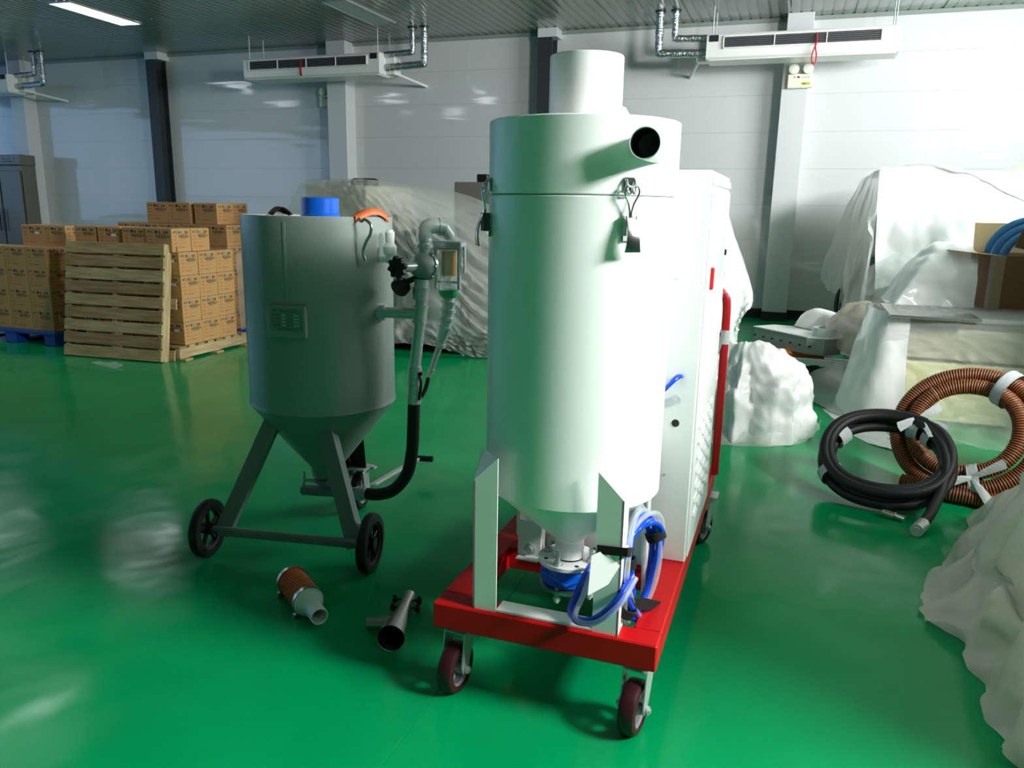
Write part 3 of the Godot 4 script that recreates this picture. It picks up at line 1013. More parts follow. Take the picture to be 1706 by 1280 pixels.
func build_cyclone() -> void:
	var t := thing("cyclone_separator", "tall white cyclone separator with short inlet pipe and latched lid", "separator", V(-0.579, 0.3, -2.2))
	var r := 0.263
	var s := Shape.new()
	s.lathe([Vector2(r - 0.004, 0.332), Vector2(r, 0.337), Vector2(r, 1.178), Vector2(r - 0.003, 1.1815), Vector2(r - 0.012, 1.1815)], 72)
	obj("drum", s, M.white, t)
	s = Shape.new()
	s.lathe([Vector2(r - 0.012, 1.1835), Vector2(r - 0.002, 1.1835), Vector2(r, 1.186), Vector2(r, 1.374), Vector2(r - 0.003, 1.377), Vector2(0.09, 1.377)], 72)
	obj("lid_section", s, M.white, t)
	s = Shape.new()
	s.lathe([Vector2(r - 0.01, 1.179), Vector2(r - 0.01, 1.186)], 48)
	obj("lid_seal", s, M.inner, t)
	s = Shape.new()
	s.lathe([Vector2(0.104, 1.374), Vector2(0.1005, 1.386), Vector2(0.1005, 1.548), Vector2(0.099, 1.551), Vector2(0.096, 1.549), Vector2(0.096, 1.40)], 56)
	var outlet := obj("outlet_pipe", s, M.white, t)
	s = Shape.new()
	s.at = Transform3D(Basis(Vector3.UP, 0.26) * Basis.from_scale(V(0.034, 0.055, 0.07)), V(0.0905, 1.372, -0.024))
	s.lathe([Vector2(0, -1), Vector2(0.5, -0.866), Vector2(0.866, -0.5), Vector2(1, 0), Vector2(0.866, 0.5), Vector2(0.5, 0.866), Vector2(0, 1)], 24)
	obj("side_boss", s, M.white, outlet)
	# tangential inlet, a pipe stub towards the viewer
	s = Shape.new()
	s.at = Shape.yto(V(0.222, 1.303, -0.02), V(0, 0, 1))
	s.lathe([Vector2(0.038, 0), Vector2(0.038, 0.298), Vector2(0.037, 0.30), Vector2(0.0345, 0.299)], 40)
	var inlet := obj("inlet_pipe", s, M.white, t)
	s = Shape.new()
	s.at = Shape.yto(V(0.222, 1.303, -0.02), V(0, 0, 1))
	s.lathe([Vector2(0, 0.06), Vector2(0.0345, 0.06), Vector2(0.0345, 0.2995)], 40)
	obj("dark_bore", s, M.inner, inlet)
	for a in [0.71, -1.0, 2.6]: latch(t, a, r, 1.183)
	# cone, neck and flange
	s = Shape.new()
	s.lathe([Vector2(0.0455, 0.09), Vector2(0.0455, 0.145), Vector2(0.05, 0.155), Vector2(r - 0.003, 0.334)], 64)
	obj("cone", s, M.white, t)
	s = Shape.new()
	s.lathe([Vector2(0.044, 0.073), Vector2(0.096, 0.073), Vector2(0.0965, 0.0735), Vector2(0.0965, 0.0845), Vector2(0.096, 0.085), Vector2(0.044, 0.085)], 48)
	var fl := obj("flange", s, M.white, t)
	for k in 8:
		var a := TAU * k / 8.0 + 0.2
		var c := V(0.075 * cos(a), 0.085, 0.075 * sin(a))
		if k % 2 == 0:
			s = Shape.new()
			s.cyl(c + V(0, -0.125, 0), c + V(0, 0.05, 0), 0.0068, -1.0, 10)
			s.cyl(c, c + V(0, 0.012, 0), 0.0125, -1.0, 6)
			s.cyl(c + V(0, -0.118, 0), c + V(0, -0.104, 0), 0.0125, -1.0, 6)
			s.cyl(c + V(0, 0.0, 0), c + V(0, 0.002, 0), 0.016)
			obj("stud_bolt", s, M.zinc, fl)
		else:
			s = Shape.new()
			s.cyl(c + V(0, -0.001, 0), c + V(0, 0.0006, 0), 0.007)
			obj("bolt_hole", s, M.inner, fl)
	s = Shape.new()
	s.lathe([Vector2(0.05, 0.008), Vector2(0.078, 0.008), Vector2(0.088, 0.018), Vector2(0.088, 0.055), Vector2(0.082, 0.07), Vector2(0.05, 0.072)], 44)
	s.tube([V(-0.066, 0.055, 0.07), V(0.02, 0.03, 0.094), V(0.072, 0.055, 0.07)], 0.008, 8)
	obj("pinch_valve", s, M.blue, t)
	s = Shape.new()
	s.lathe([Vector2(0, -0.012), Vector2(0.07, -0.012), Vector2(0.088, -0.008), Vector2(0.09, 0.002), Vector2(0.072, 0.007), Vector2(0, 0.007)], 44)
	obj("lower_flange", s, M.steel, t)
	# four angle legs with slanted tops, tied by flat bars along the foot
	for q in [[-1, 1], [1, 1], [-1, -1], [1, -1]]:
		var zf := 0.267 if q[1] > 0 else -0.205
		var sx: float = q[0]
		var sz: float = q[1]
		s = Shape.new()
		var xo := sx * 0.216
		var xi := sx * 0.143
		s.at = Transform3D(Basis(), V(0, 0, zf - (0.006 if sz > 0 else 0.0)))
		s.prism([Vector2(xo, 0.0), Vector2(xi, 0.0), Vector2(xi, 0.468), Vector2(xo, 0.395)], 0.006)
		s.at = Transform3D(Basis(Vector3(0, 0, -sz), Vector3(0, 1, 0), Vector3(sz, 0, 0)), V(xo - (0.006 if sx > 0 else 0.0) + (0.0 if sz > 0 else 0.006), 0, zf))
		s.prism([Vector2(0, 0.0), Vector2(0.07, 0.0), Vector2(0.07, 0.468 if sx < 0 else 0.38), Vector2(0, 0.395)], 0.006)
		if sx < 0 and sz > 0:   # slanted cap plate
			s.at = Transform3D()
			s.face([V(xo, 0.395, zf), V(xi, 0.468, zf), V(xo + 0.004, 0.468, zf - 0.07)])
			s.face([V(xo, 0.39, zf), V(xo + 0.004, 0.463, zf - 0.07), V(xi, 0.463, zf)])
		obj("leg", s, M.white, t)
	for b in [[V(-0.143, 0.005, 0.238), V(0.143, 0.005, 0.238), 0.058], [V(-0.143, 0.005, -0.176), V(0.143, 0.005, -0.176), 0.058]] :
		s = Shape.new()
		s.bar(b[0], b[1], b[2], 0.01, Vector3.UP, 0.002)
		obj("foot_bar", s, M.white, t)
	# bent plate that carries the tube coil
	s = Shape.new()
	s.at = Transform3D(Basis(Vector3.UP, 0.35) * Basis(Vector3.RIGHT, -0.35), V(0.182, 0.205, 0.276))
	s.prism([Vector2(-0.055, -0.075), Vector2(0.0, -0.045), Vector2(0.058, 0.045), Vector2(0.055, 0.06), Vector2(0.0, 0.052), Vector2(-0.045, 0.03)], 0.004)
	obj("tube_bracket", s, M.white, t)
	# mounting tab behind the cone with its nut
	s = Shape.new()
	s.box(V(-0.168, 0.065, -0.12), V(0.08, 0.13, 0.006), 0.002)
	s.box(V(-0.168, 0.003, -0.105), V(0.08, 0.006, 0.04), 0.002)
	var tab := obj("mounting_tab", s, M.white, t)
	s = Shape.new()
	s.cyl(V(-0.168, 0.03, -0.12), V(-0.168, 0.03, -0.103), 0.014, -1.0, 6)
	s.cyl(V(-0.168, 0.03, -0.12), V(-0.168, 0.03, -0.114), 0.02)
	obj("nut", s, M.zinc, tab)


func build_cabinet() -> void:
	# open louvred cabinet behind the cyclone, on the same cart
	var t := thing("control_cabinet", "white sheet metal cabinet with louvred side standing behind the cyclone", "cabinet", V(-0.55, 0.3, -2.77))
	var hx := 0.298
	var s := Shape.new()
	s.box(V(0, 0.634, -0.0195), V(2 * hx, 1.268, 0.643), 0.004)
	var body := obj("body", s, M.white, t)
	# removable side door with a window, key and louvres, on the right face
	s = Shape.new()
	s.box(V(hx + 0.003, 0.615, -0.0195), V(0.008, 1.20, 0.615), 0.003)
	var door := obj("side_door", s, M.white, t)
	s = Shape.new()
	s.box(V(hx + 0.003, 1.238, -0.0195), V(0.008, 0.026, 0.615), 0.003)
	obj("top_rail", s, M.white, t)
	s = Shape.new()
	s.box(V(hx + 0.0085, 1.02, -0.0), V(0.003, 0.215, 0.36), 0.001)
	obj("window_pane", s, M.diffuser, door)
	s = Shape.new()
	for q in [[0.0, 1.131, 0.38, 0.014], [0.0, 0.909, 0.38, 0.014]]: s.box(V(hx + 0.009, q[1], q[0]), V(0.006, q[3], q[2]), 0.001)
	for z in [-0.187, 0.187]: s.box(V(hx + 0.009, 1.02, z), V(0.006, 0.23, 0.014), 0.001)
	obj("window_frame", s, M.white, door)
	s = Shape.new()
	s.cyl(V(hx + 0.006, 1.0, -0.245), V(hx + 0.014, 1.0, -0.245), 0.011)
	s.box(V(hx + 0.013, 1.0, -0.245), V(0.006, 0.018, 0.004), 0.001)
	obj("key", s, M.black, door)
	s = Shape.new()
	s.box(V(hx + 0.012, 0.938, 0.205), V(0.012, 0.07, 0.018), 0.003)
	obj("red_switch", s, M.red_plastic, door)
	for i in 7:
		for j in 4:
			s = Shape.new()
			s.at = Transform3D(Basis(Vector3.BACK, 0.35), V(hx + 0.0075, 0.455 - i * 0.052, 0.19 - j * 0.115))
			s.box(Vector3.ZERO, V(0.012, 0.022, 0.08), 0.004)
			obj("louvre", s, M.white, door)
	# front face: cable hole, bolt, little holes
	s = Shape.new()
	s.cyl(V(0.238, 0.478, 0.298), V(0.238, 0.478, 0.3035), 0.0125)
	obj("cable_hole", s, M.inner, body)
	s = Shape.new()
	s.cyl(V(0.237, 0.558, 0.298), V(0.237, 0.558, 0.312), 0.014)
	s.cyl(V(0.237, 0.558, 0.31), V(0.237, 0.558, 0.32), 0.007)
	obj("bolt", s, M.zinc, body)
	for y in [0.94, 0.3]:
		s = Shape.new()
		s.cyl(V(0.213, y, 0.298), V(0.213, y, 0.3045), 0.004)
		obj("rivet", s, M.zinc, body)
	s = Shape.new()
	for k in 2: s.tube(spline([V(0.243 + k * 0.006, 0.632, 0.295), V(0.236 + k * 0.006, 0.636, 0.33), V(0.215, 0.61, 0.345 + k * 0.012), V(0.18, 0.565, 0.335), V(0.15, 0.53, 0.325)], 6), 0.0065, 8)
	obj("air_tube", s, M.blue_tube, body)


func build_tubing() -> void:
	# coils of blue and clear air tube strapped to the right front leg
	var t := thing("tube_coil", "coil of blue and clear air tubing strapped to the cyclone leg", "tubing", V(-0.345, 0.3, -2.1))
	var u := V(0.24, 0, -0.97)
	var r := RandomNumberGenerator.new()
	r.seed = 9
	for k in 7:
		var rows := []
		var rad := V(0.105 + r.randf_range(-0.02, 0.018), 0.155 + r.randf_range(-0.025, 0.022), 0)
		var off := V(r.randf_range(-0.016, 0.016), r.randf_range(-0.012, 0.012), r.randf_range(-0.012, 0.02))
		if k in [2, 4, 6]: rad += V(0.012, 0.018, 0)
		for q in 48:
			var a := TAU * q / 48.0
			rows.append(off + u * rad.x * cos(a) * (1.0 + 0.12 * sin(a)) + V(0, 0.135 + rad.y * sin(a), 0) + V(0.012 * sin(a * 2.0 + k), 0, 0))
		var s := Shape.new()
		s.tube(rows, 0.0078, 10, false, [], true)
		obj("clear_tube" if k in [2, 4, 6] else "blue_tube", s, M.clear_tube if k in [2, 4, 6] else M.blue_tube, t)
	# the lower loops between valve and coil
	for k in 4:
		var d := V(0.006 * k, 0.007 * (k % 2), 0.008 * k - 0.01)
		var s := Shape.new()
		s.tube(spline([V(-0.15, 0.10, -0.02) + d, V(-0.145, 0.11, 0.05) + d, V(-0.155, 0.075, 0.11) + d * 1.5, V(-0.165, 0.035, 0.15) + d * 1.5, V(-0.135, 0.03, 0.18) + d, V(-0.08, 0.055, 0.20) + d, V(-0.025, 0.115, 0.19) + d, V(0.0, 0.16, 0.12) + d], 8), 0.0076, 10)
		obj("clear_tube" if k == 3 else "blue_tube", s, M.clear_tube if k == 3 else M.blue_tube, t)
	for q in [[V(-0.02, 0.19, 0.095), 0.0], [V(0.03, 0.20, -0.1), 0.4], [V(-0.012, 0.05, 0.1), -0.5]]:
		var s := Shape.new()
		s.at = Transform3D(Basis(Vector3.BACK, q[1]), q[0])
		s.lathe([Vector2(0.025, -0.014), Vector2(0.03, -0.014), Vector2(0.031, 0.0), Vector2(0.03, 0.014), Vector2(0.025, 0.014)], 16)
		obj("velcro_tie", s, M.velcro, t)
	var s2 := Shape.new()
	s2.bar(V(-0.085, 0.25, 0.172), V(0.0, 0.255, 0.172), 0.003, 0.026)
	s2.bar(V(-0.004, 0.255, 0.172), V(0.0, 0.225, 0.10), 0.003, 0.026)
	obj("velcro_strap", s2, M.velcro, t)
	s2 = Shape.new()
	s2.bar(V(-0.03, 0.09, 0.14), V(0.02, 0.055, 0.06), 0.003, 0.03)
	s2.bar(V(0.02, 0.055, 0.06), V(0.06, -0.01, -0.06), 0.003, 0.034)
	obj("velcro_strap", s2, M.velcro, t)
	for q in [V(-0.034, 0.155, 0.115), V(0.052, -0.03, -0.06)]:
		var s := Shape.new()
		s.box(q, V(0.016, 0.024, 0.016), 0.003)
		s.box(q + V(-0.004, -0.024, 0.004), V(0.008, 0.02, 0.003), 0.001)
		obj("tube_tag", s, M.white_tag, t)


# ---------------------------------------------------------------- grey blasting pot on wheels
func build_pot() -> void:
	var t := thing("blasting_pot", "grey steel blasting pot with conical bottom on two rubber wheels", "pressure pot", V(-1.88, 0, -2.85))
	var r := 0.307
	var s := Shape.new()
	s.lathe([Vector2(0.065, 0.27), Vector2(0.068, 0.31), Vector2(r - 0.02, 0.585), Vector2(r - 0.003, 0.612)], 64)
	obj("cone", s, M.grey, t)
	s = Shape.new()
	s.lathe([Vector2(r - 0.004, 0.610), Vector2(r + 0.004, 0.617), Vector2(r + 0.004, 0.628), Vector2(r, 0.636), Vector2(r, 1.398), Vector2(r - 0.003, 1.402), Vector2(r - 0.008, 1.398), Vector2(r - 0.01, 1.36), Vector2(0.1, 1.27)], 72)
	obj("shell", s, M.grey, t)
	s = Shape.new()
	var sa := 0.158
	s.at = Transform3D(Basis(Vector3.UP, sa), Vector3.ZERO)
	s.box(V(0, 1.01, r), V(0.012, 0.74, 0.003), 0.001)
	obj("weld_seam", s, M.grey, t)
	s = Shape.new()
	s.at = Transform3D(Basis(), V(0.015, 0, 0))
	s.lathe([Vector2(0.08, 1.26), Vector2(0.08, 1.405), Vector2(0.0765, 1.41), Vector2(0.0765, 1.468), Vector2(0.073, 1.473), Vector2(0, 1.475)], 40)
	obj("filler_cap", s, M.blue, t)
	# name plate on a stand-off box
	s = Shape.new()
	s.at = Transform3D(Basis(Vector3.UP, sa), Vector3.ZERO)
	s.box(V(0, 1.0, r + 0.003), V(0.158, 0.125, 0.024), 0.002)
	var hold := obj("plate_holder", s, M.grey, t)
	var pl := quad_plate(0.128, 0.088, 0.002)
	var po := obj("name_plate", pl, text_plate(192, 132, rgb(120, 132, 126), func(im):
		var q := RandomNumberGenerator.new()
		q.seed = 12
		signs(im, q, 14, 8, 2, 14, rgb(50, 60, 56))
		signs(im, q, 56, 12, 8, 12, rgb(30, 40, 36))
		for k in 4:
			signs(im, q, 12, 34 + k * 20, 4, 11, rgb(40, 50, 46))
			im.fill_rect(Rect2i(70, 35 + k * 20, 26, 9), rgb(170, 184, 176))
			signs(im, q, 100, 34 + k * 20, 3, 11, rgb(40, 50, 46))
			im.fill_rect(Rect2i(144, 36 + k * 20, 34, 8), rgb(176, 190, 182))
		signs(im, q, 44, 116, 9, 10, rgb(36, 46, 42))), hold)
	po.position = V(0, 1.008, r + 0.015).rotated(Vector3.UP, sa)
	po.rotation.y = sa
	for q in [[-1, -1], [1, -1], [-1, 1], [1, 1]]:
		s = Shape.new()
		s.at = Transform3D(Basis(Vector3.UP, sa), Vector3.ZERO)
		s.cyl(V(q[0] * 0.058, 1.008 + q[1] * 0.038, r + 0.015), V(q[0] * 0.058, 1.008 + q[1] * 0.038, r + 0.0195), 0.003, -1.0, 8)
		obj("rivet", s, M.zinc, hold)
	# two angle legs down to the axle
	var ax := V(0.986, 0, -0.166)
	var fw := V(0.166, 0, 0.986)
	for q in [[V(-0.105, 0.56, 0.235), V(-0.268, 0.095, 0.392)], [V(0.125, 0.56, 0.205), V(0.315, 0.095, 0.302)]]:
		s = Shape.new()
		s.bar(q[0], q[1], 0.066, 0.006, fw, 0.001)
		s.bar(q[0] + ax * 0.03 - fw * 0.024, q[1] + ax * 0.03 - fw * 0.024, 0.005, 0.05, fw, 0.001)
		obj("leg", s, M.grey_leg, t)
	s = Shape.new()
	s.cyl(V(-0.34, 0.122, 0.413), V(0.40, 0.122, 0.288), 0.012)
	s.bar(V(-0.27, 0.112, 0.40), V(0.33, 0.112, 0.299), 0.03, 0.028, Vector3.UP, 0.002)
	obj("axle", s, M.grey_leg, t)
	var ws := wheel_shapes(0.122, 0.042, 5)
	for q in [V(-0.317, 0.122, 0.409), V(0.382, 0.122, 0.291)]:
		var o := obj("wheel", ws[0], M.rubber, t)
		o.position = q
		o.rotation.y = 0.167
		obj("spoked_hub", ws[1], M.black, o)
	# rear leg, castor and draw handle
	s = Shape.new()
	s.bar(V(0.02, 0.52, -0.2), V(0.0, 0.215, -0.27), 0.085, 0.008, V(0, 0, -1))
	s.bar(V(-0.055, 0.5, -0.19), V(-0.045, 0.215, -0.26), 0.006, 0.06, V(0, 0, -1))
	obj("rear_leg", s, M.black, t)
	s = Shape.new()
	s.box(V(-0.005, 0.215, -0.275), V(0.12, 0.008, 0.1), 0.002)
	s.box(V(0.045, 0.214, -0.295), V(0.07, 0.012, 0.03), 0.003)
	for q in [-0.035, 0.045]: s.bar(V(q, 0.212, -0.255), V(q - 0.012, 0.09, -0.29), 0.006, 0.05, V(0, 0, -1), 0.001)
	var rc := obj("rear_castor", s, M.zinc, t)
	var w2 := wheel_shapes(0.095, 0.042, 4)
	for k in 2:
		var o := obj(["tyre", "rim"][k], w2[k], [M.rubber, M.rim][k], rc)
		o.position = V(-0.006, 0.095, -0.29)
		o.rotation.y = 0.15
	s = Shape.new()
	s.bar(V(0.028, 0.1, -0.36), V(0.052, 0.102, -0.81), 0.03, 0.016)
	s.bar(V(-0.03, 0.1, -0.30), V(0.034, 0.1, -0.368), 0.026, 0.016)
	var hd := obj("draw_handle", s, M.zinc, t)
	s = Shape.new()
	s.cyl(V(0.03, 0.103, -0.805), V(0.13, 0.103, -0.825), 0.016)
	obj("grip", s, M.rubber, hd)
	# metering valve under the cone
	s = Shape.new()
	s.cyl(V(0, 0.195, 0), V(0, 0.29, 0), 0.04)
	s.cyl(V(0, 0.235, 0), V(0, 0.25, 0), 0.056)
	s.tube([V(-0.115, 0.185, 0.02), V(-0.03, 0.192, 0.02), V(0.06, 0.2, 0.02), V(0.19, 0.212, 0.02)], 0.024, 16)
	var mv := obj("metering_valve", s, M.grey_leg, t)
	s = Shape.new()
	s.cyl(V(-0.035, 0.245, 0.035), V(-0.085, 0.245, 0.05), 0.008)
	s.cyl(V(-0.09, 0.21, 0.05), V(-0.084, 0.285, 0.05), 0.005)
	obj("tee_handle", s, M.zinc, mv)
	s = Shape.new()
	s.cyl(V(0.165, 0.209, 0.02), V(0.215, 0.215, 0.02), 0.031)
	obj("hose_collar", s, M.zinc, mv)
	s = Shape.new()
	s.tube(spline([V(0.2, 0.213, 0.02), V(0.27, 0.218, 0.02), V(0.345, 0.25, 0.015), V(0.402, 0.325, 0.005), V(0.424, 0.42, 0.0), V(0.432, 0.52, 0.0), V(0.437, 0.645, 0.0)], 8), 0.0265, 18)
	obj("blast_hose", s, M.rubber, t)
	# riser with quick coupling, tee, union and regulator
	s = Shape.new()
	s.cyl(V(0.437, 0.64, 0), V(0.441, 0.72, 0), 0.029)
	s.cyl(V(0.441, 0.724, 0), V(0.444, 0.80, 0), 0.0285)
	s.cyl(V(0.440, 0.716, 0), V(0.4405, 0.726, 0), 0.024)
	var qc := obj("quick_coupling", s, M.zinc, t)
	s = Shape.new()
	s.tube(spline([V(0.468, 0.765, 0.01), V(0.478, 0.74, 0.016), V(0.474, 0.70, 0.014), V(0.466, 0.66, 0.01)], 5), 0.006, 8)
	s.cyl(V(0.46, 0.768, 0.01), V(0.486, 0.775, 0.012), 0.008)
	obj("cam_lever", s, M.black, qc)
	s = Shape.new()
	s.cyl(V(0.444, 0.80, 0), V(0.468, 1.0, 0), 0.0235)
	s.cyl(V(0.466, 0.985, 0), V(0.472, 1.05, 0), 0.028)
	s.cyl(V(0.4655, 0.982, 0), V(0.4662, 0.992, 0), 0.031)
	s.cyl(V(0.4715, 1.045, 0), V(0.4725, 1.055, 0), 0.032)
	s.cyl(V(0.4725, 1.055, 0), V(0.4735, 1.078, 0), 0.026)
	s.cyl(V(0.4735, 1.078, 0), V(0.4755, 1.128, 0), 0.037, -1.0, 8)
	s.cyl(V(0.4755, 1.128, 0), V(0.4765, 1.16, 0), 0.030)
	obj("riser_pipe", s, M.zinc, t)
	s = Shape.new()
	s.cyl(V(0.29, 1.018, 0.03), V(0.47, 1.02, 0.0), 0.0235)
	s.cyl(V(0.295, 1.018, 0.029), V(0.325, 1.018, 0.024), 0.034)
	obj("branch_pipe", s, M.zinc, t)
	# regulator: domed body facing front left, black lobed knob
	var d := V(-0.23, 0.0, 0.973)
	s = Shape.new()
	s.at = Shape.yto(V(0.487, 1.213, -0.02), d)
	s.lathe([Vector2(0, -0.035), Vector2(0.045, -0.03), Vector2(0.056, -0.008), Vector2(0.061, -0.006), Vector2(0.061, 0.008), Vector2(0.056, 0.01), Vector2(0.052, 0.035), Vector2(0.04, 0.06), Vector2(0.022, 0.072), Vector2(0.018, 0.15), Vector2(0, 0.15)], 32)
	var rg := obj("regulator", s, M.grey, t)
	for k in 8:
		s = Shape.new()
		s.at = Shape.yto(V(0.487, 1.213, -0.02), d)
		var a := TAU * k / 8
		s.cyl(V(0.0575 * cos(a), 0.008, 0.0575 * sin(a)), V(0.0575 * cos(a), 0.014, 0.0575 * sin(a)), 0.005, -1.0, 6)
		obj("cover_screw", s, M.zinc, rg)
	s = Shape.new()
	s.at = Shape.yto(V(0.475, 1.213, -0.02) + d * 0.145, d)
	var lob := []
	for yy in [[0.0, 0.85], [0.003, 1.0], [0.02, 1.0], [0.024, 0.9], [0.024, 0.0]]:
		var row := PackedVector3Array()
		for k in 64:
			var a := TAU * k / 64
			var rr: float = (0.040 + 0.0055 * sin(a * 8.0)) * yy[1]
			row.append(V(rr * cos(a), yy[0], -rr * sin(a)))
		lob.append(row)
	s.grid(lob, true)
	obj("regulator_knob", s, M.rubber, rg)
	s = Shape.new()
	s.at = Shape.yto(V(0.40, 1.135, 0.015), V(-0.2, -0.5, 0.8))
	s.lathe([Vector2(0, -0.02), Vector2(0.02, -0.02), Vector2(0.038, 0.0), Vector2(0.038, 0.03), Vector2(0.034, 0.034), Vector2(0, 0.034)], 28)
	s.at = Transform3D()
	s.cyl(V(0.40, 1.14, 0.01), V(0.455, 1.165, 0.0), 0.012)
	var pg := obj("pressure_gauge", s, M.rubber, t)
	s = Shape.new()
	s.box(V(0.405, 1.166, 0.045), V(0.018, 0.026, 0.004), 0.001)
	obj("gauge_label", s, M.white_tag, pg)
	s = Shape.new()
	s.cyl(V(0.484, 1.26, -0.01), V(0.484, 1.318, -0.01), 0.026)
	s.cyl(V(0.484, 1.285, -0.01), V(0.484, 1.298, -0.01), 0.038, -1.0, 8)
	s.tube(spline([V(0.484, 1.31, -0.01), V(0.484, 1.34, -0.012), V(0.494, 1.362, -0.02), V(0.515, 1.37, -0.035), V(0.54, 1.368, -0.055)], 6), 0.031, 18)
	s.cyl(V(0.53, 1.368, -0.047), V(0.55, 1.366, -0.063), 0.035)
	s.cyl(V(0.545, 1.367, -0.058), V(0.555, 1.33, -0.1), 0.022)
	obj("elbow_pipe", s, M.zinc, t)
	# filter with sight bowl in its bracket
	s = Shape.new()
	s.box(V(0.552, 1.292, -0.1), V(0.13, 0.034, 0.06), 0.005)
	for q in [-0.052, 0.052]: s.box(V(0.552 + q, 1.2, -0.085), V(0.012, 0.17, 0.02), 0.003)
	s.box(V(0.552, 1.145, -0.082), V(0.11, 0.008, 0.012), 0.002)
	var fb := obj("filter_bracket", s, M.zinc, t)
	s = Shape.new()
	s.at = Transform3D(Basis(), V(0.552, 0, -0.1))
	s.lathe([Vector2(0, 1.075), Vector2(0.024, 1.082), Vector2(0.038, 1.11), Vector2(0.040, 1.275)], 24)
	obj("sight_bowl", s, M.bowl, fb)
	s = Shape.new()
	s.cyl(V(0.552, 1.17, -0.1), V(0.552, 1.27, -0.1), 0.03)
	obj("yellow_element", s, M.brass, fb)
	s = Shape.new()
	s.at = Transform3D(Basis(), V(0.552, 0, -0.1))
	s.lathe([Vector2(0.026, 1.078), Vector2(0.036, 1.085), Vector2(0.042, 1.1), Vector2(0.042, 1.11), Vector2(0.04, 1.112)], 24)
	obj("green_ring", s, M.green_ring, fb)
	s = Shape.new()
	s.cyl(V(0.553, 1.06, -0.1), V(0.551, 1.10, -0.1), 0.022)
	s.cyl(V(0.537, 0.955, -0.1), V(0.553, 1.06, -0.1), 0.024, 0.026)
	for q in [1.055, 1.02, 0.985]: s.cyl(V(lerpf(0.537, 0.553, (q - 0.955) / 0.105), q, -0.1), V(lerpf(0.537, 0.553, (q - 0.945) / 0.105), q + 0.012, -0.1), 0.033)
	s.cyl(V(0.515, 0.88, -0.09), V(0.537, 0.955, -0.1), 0.018, 0.03)
	s.cyl(V(0.513, 0.872, -0.09), V(0.516, 0.885, -0.09), 0.025)
	s.cyl(V(0.475, 0.74, -0.06), V(0.513, 0.872, -0.09), 0.008, 0.014)
	s.cyl(V(0.484, 0.765, -0.066), V(0.488, 0.778, -0.068), 0.014)
	obj("drain_pipe", s, M.zinc, t)
	s = Shape.new()
	s.tube(spline([V(0.475, 0.742, -0.06), V(0.468, 0.70, -0.05), V(0.455, 0.66, -0.03)], 5), 0.009, 10)
	obj("control_hose", s, M.rubber, t)
	s = Shape.new()
	s.box(V(0.622, 1.235, -0.1), V(0.006, 0.11, 0.02), 0.002)
	obj("side_gauge", s, M.zinc, fb)
	# safety valve, hook and lifting straps at the rim
	s = Shape.new()
	s.at = Transform3D(Basis(), V(0.352, 0, 0.03))
	s.lathe([Vector2(0, 1.22), Vector2(0.016, 1.22), Vector2(0.016, 1.25), Vector2(0.026, 1.255), Vector2(0.028, 1.285), Vector2(0.022, 1.295), Vector2(0.018, 1.30), Vector2(0.02, 1.34), Vector2(0.012, 1.352), Vector2(0, 1.352)], 20)
	s.at = Transform3D()
	s.cyl(V(0.3, 1.235, 0.03), V(0.352, 1.235, 0.03), 0.012)
	obj("safety_valve", s, M.lamp, t)
	s = Shape.new()
	s.tube(spline([V(0.285, 1.395, 0.15), V(0.30, 1.385, 0.16), V(0.32, 1.392, 0.165), V(0.345, 1.372, 0.165), V(0.342, 1.34, 0.165), V(0.318, 1.305, 0.16), V(0.302, 1.27, 0.155), V(0.308, 1.235, 0.15)], 6), 0.006, 10)
	obj("lifting_hook", s, M.steel, t)
	for q in [[-0.52, 0.62, M.strap, "lifting_strap"], [2.55, 0.34, M.strap_dark, "strap_end"]]:
		var rows := []
		for i in 15:
			var f := i / 14.0
			var a: float = q[0] + q[1] * f
			var c := V(cos(a), 0, -sin(a))
			var h := 1.402 + 0.03 * sin(f * PI)
			rows.append(PackedVector3Array([c * (r - 0.03) + V(0, h, 0), c * (r + 0.008) + V(0, h + 0.002, 0), c * (r + 0.012) + V(0, h - 0.022, 0), c * (r + 0.006) + V(0, h - 0.022, 0), c * (r + 0.002) + V(0, h - 0.004, 0), c * (r - 0.03) + V(0, h - 0.006, 0)]))
		s = Shape.new()
		s.grid(rows, true)
		obj(q[3], s, q[2], t)


func ribbed_hose(path: Array, r: float, pitch: float, hi: Color, lo: Color, seg := 12) -> Shape:   # a spiral-ribbed hose
	var s := Shape.new()
	var pts := [path[0]]
	var rows := [r]
	var cols := [hi]
	var gone := 0.0
	var next := pitch / 4.0
	var k := 1
	for i in path.size() - 1:
		var l: float = path[i].distance_to(path[i + 1])
		while next <= gone + l:
			pts.append(path[i].lerp(path[i + 1], (next - gone) / l))
			rows.append(r * (1.0 if k % 4 < 2 else 0.9))
			cols.append((hi if k % 4 < 2 else lo).srgb_to_linear())
			k += 1
			next += pitch / 4.0
		gone += l
	s.tube(pts, rows, seg, true, cols)
	return s


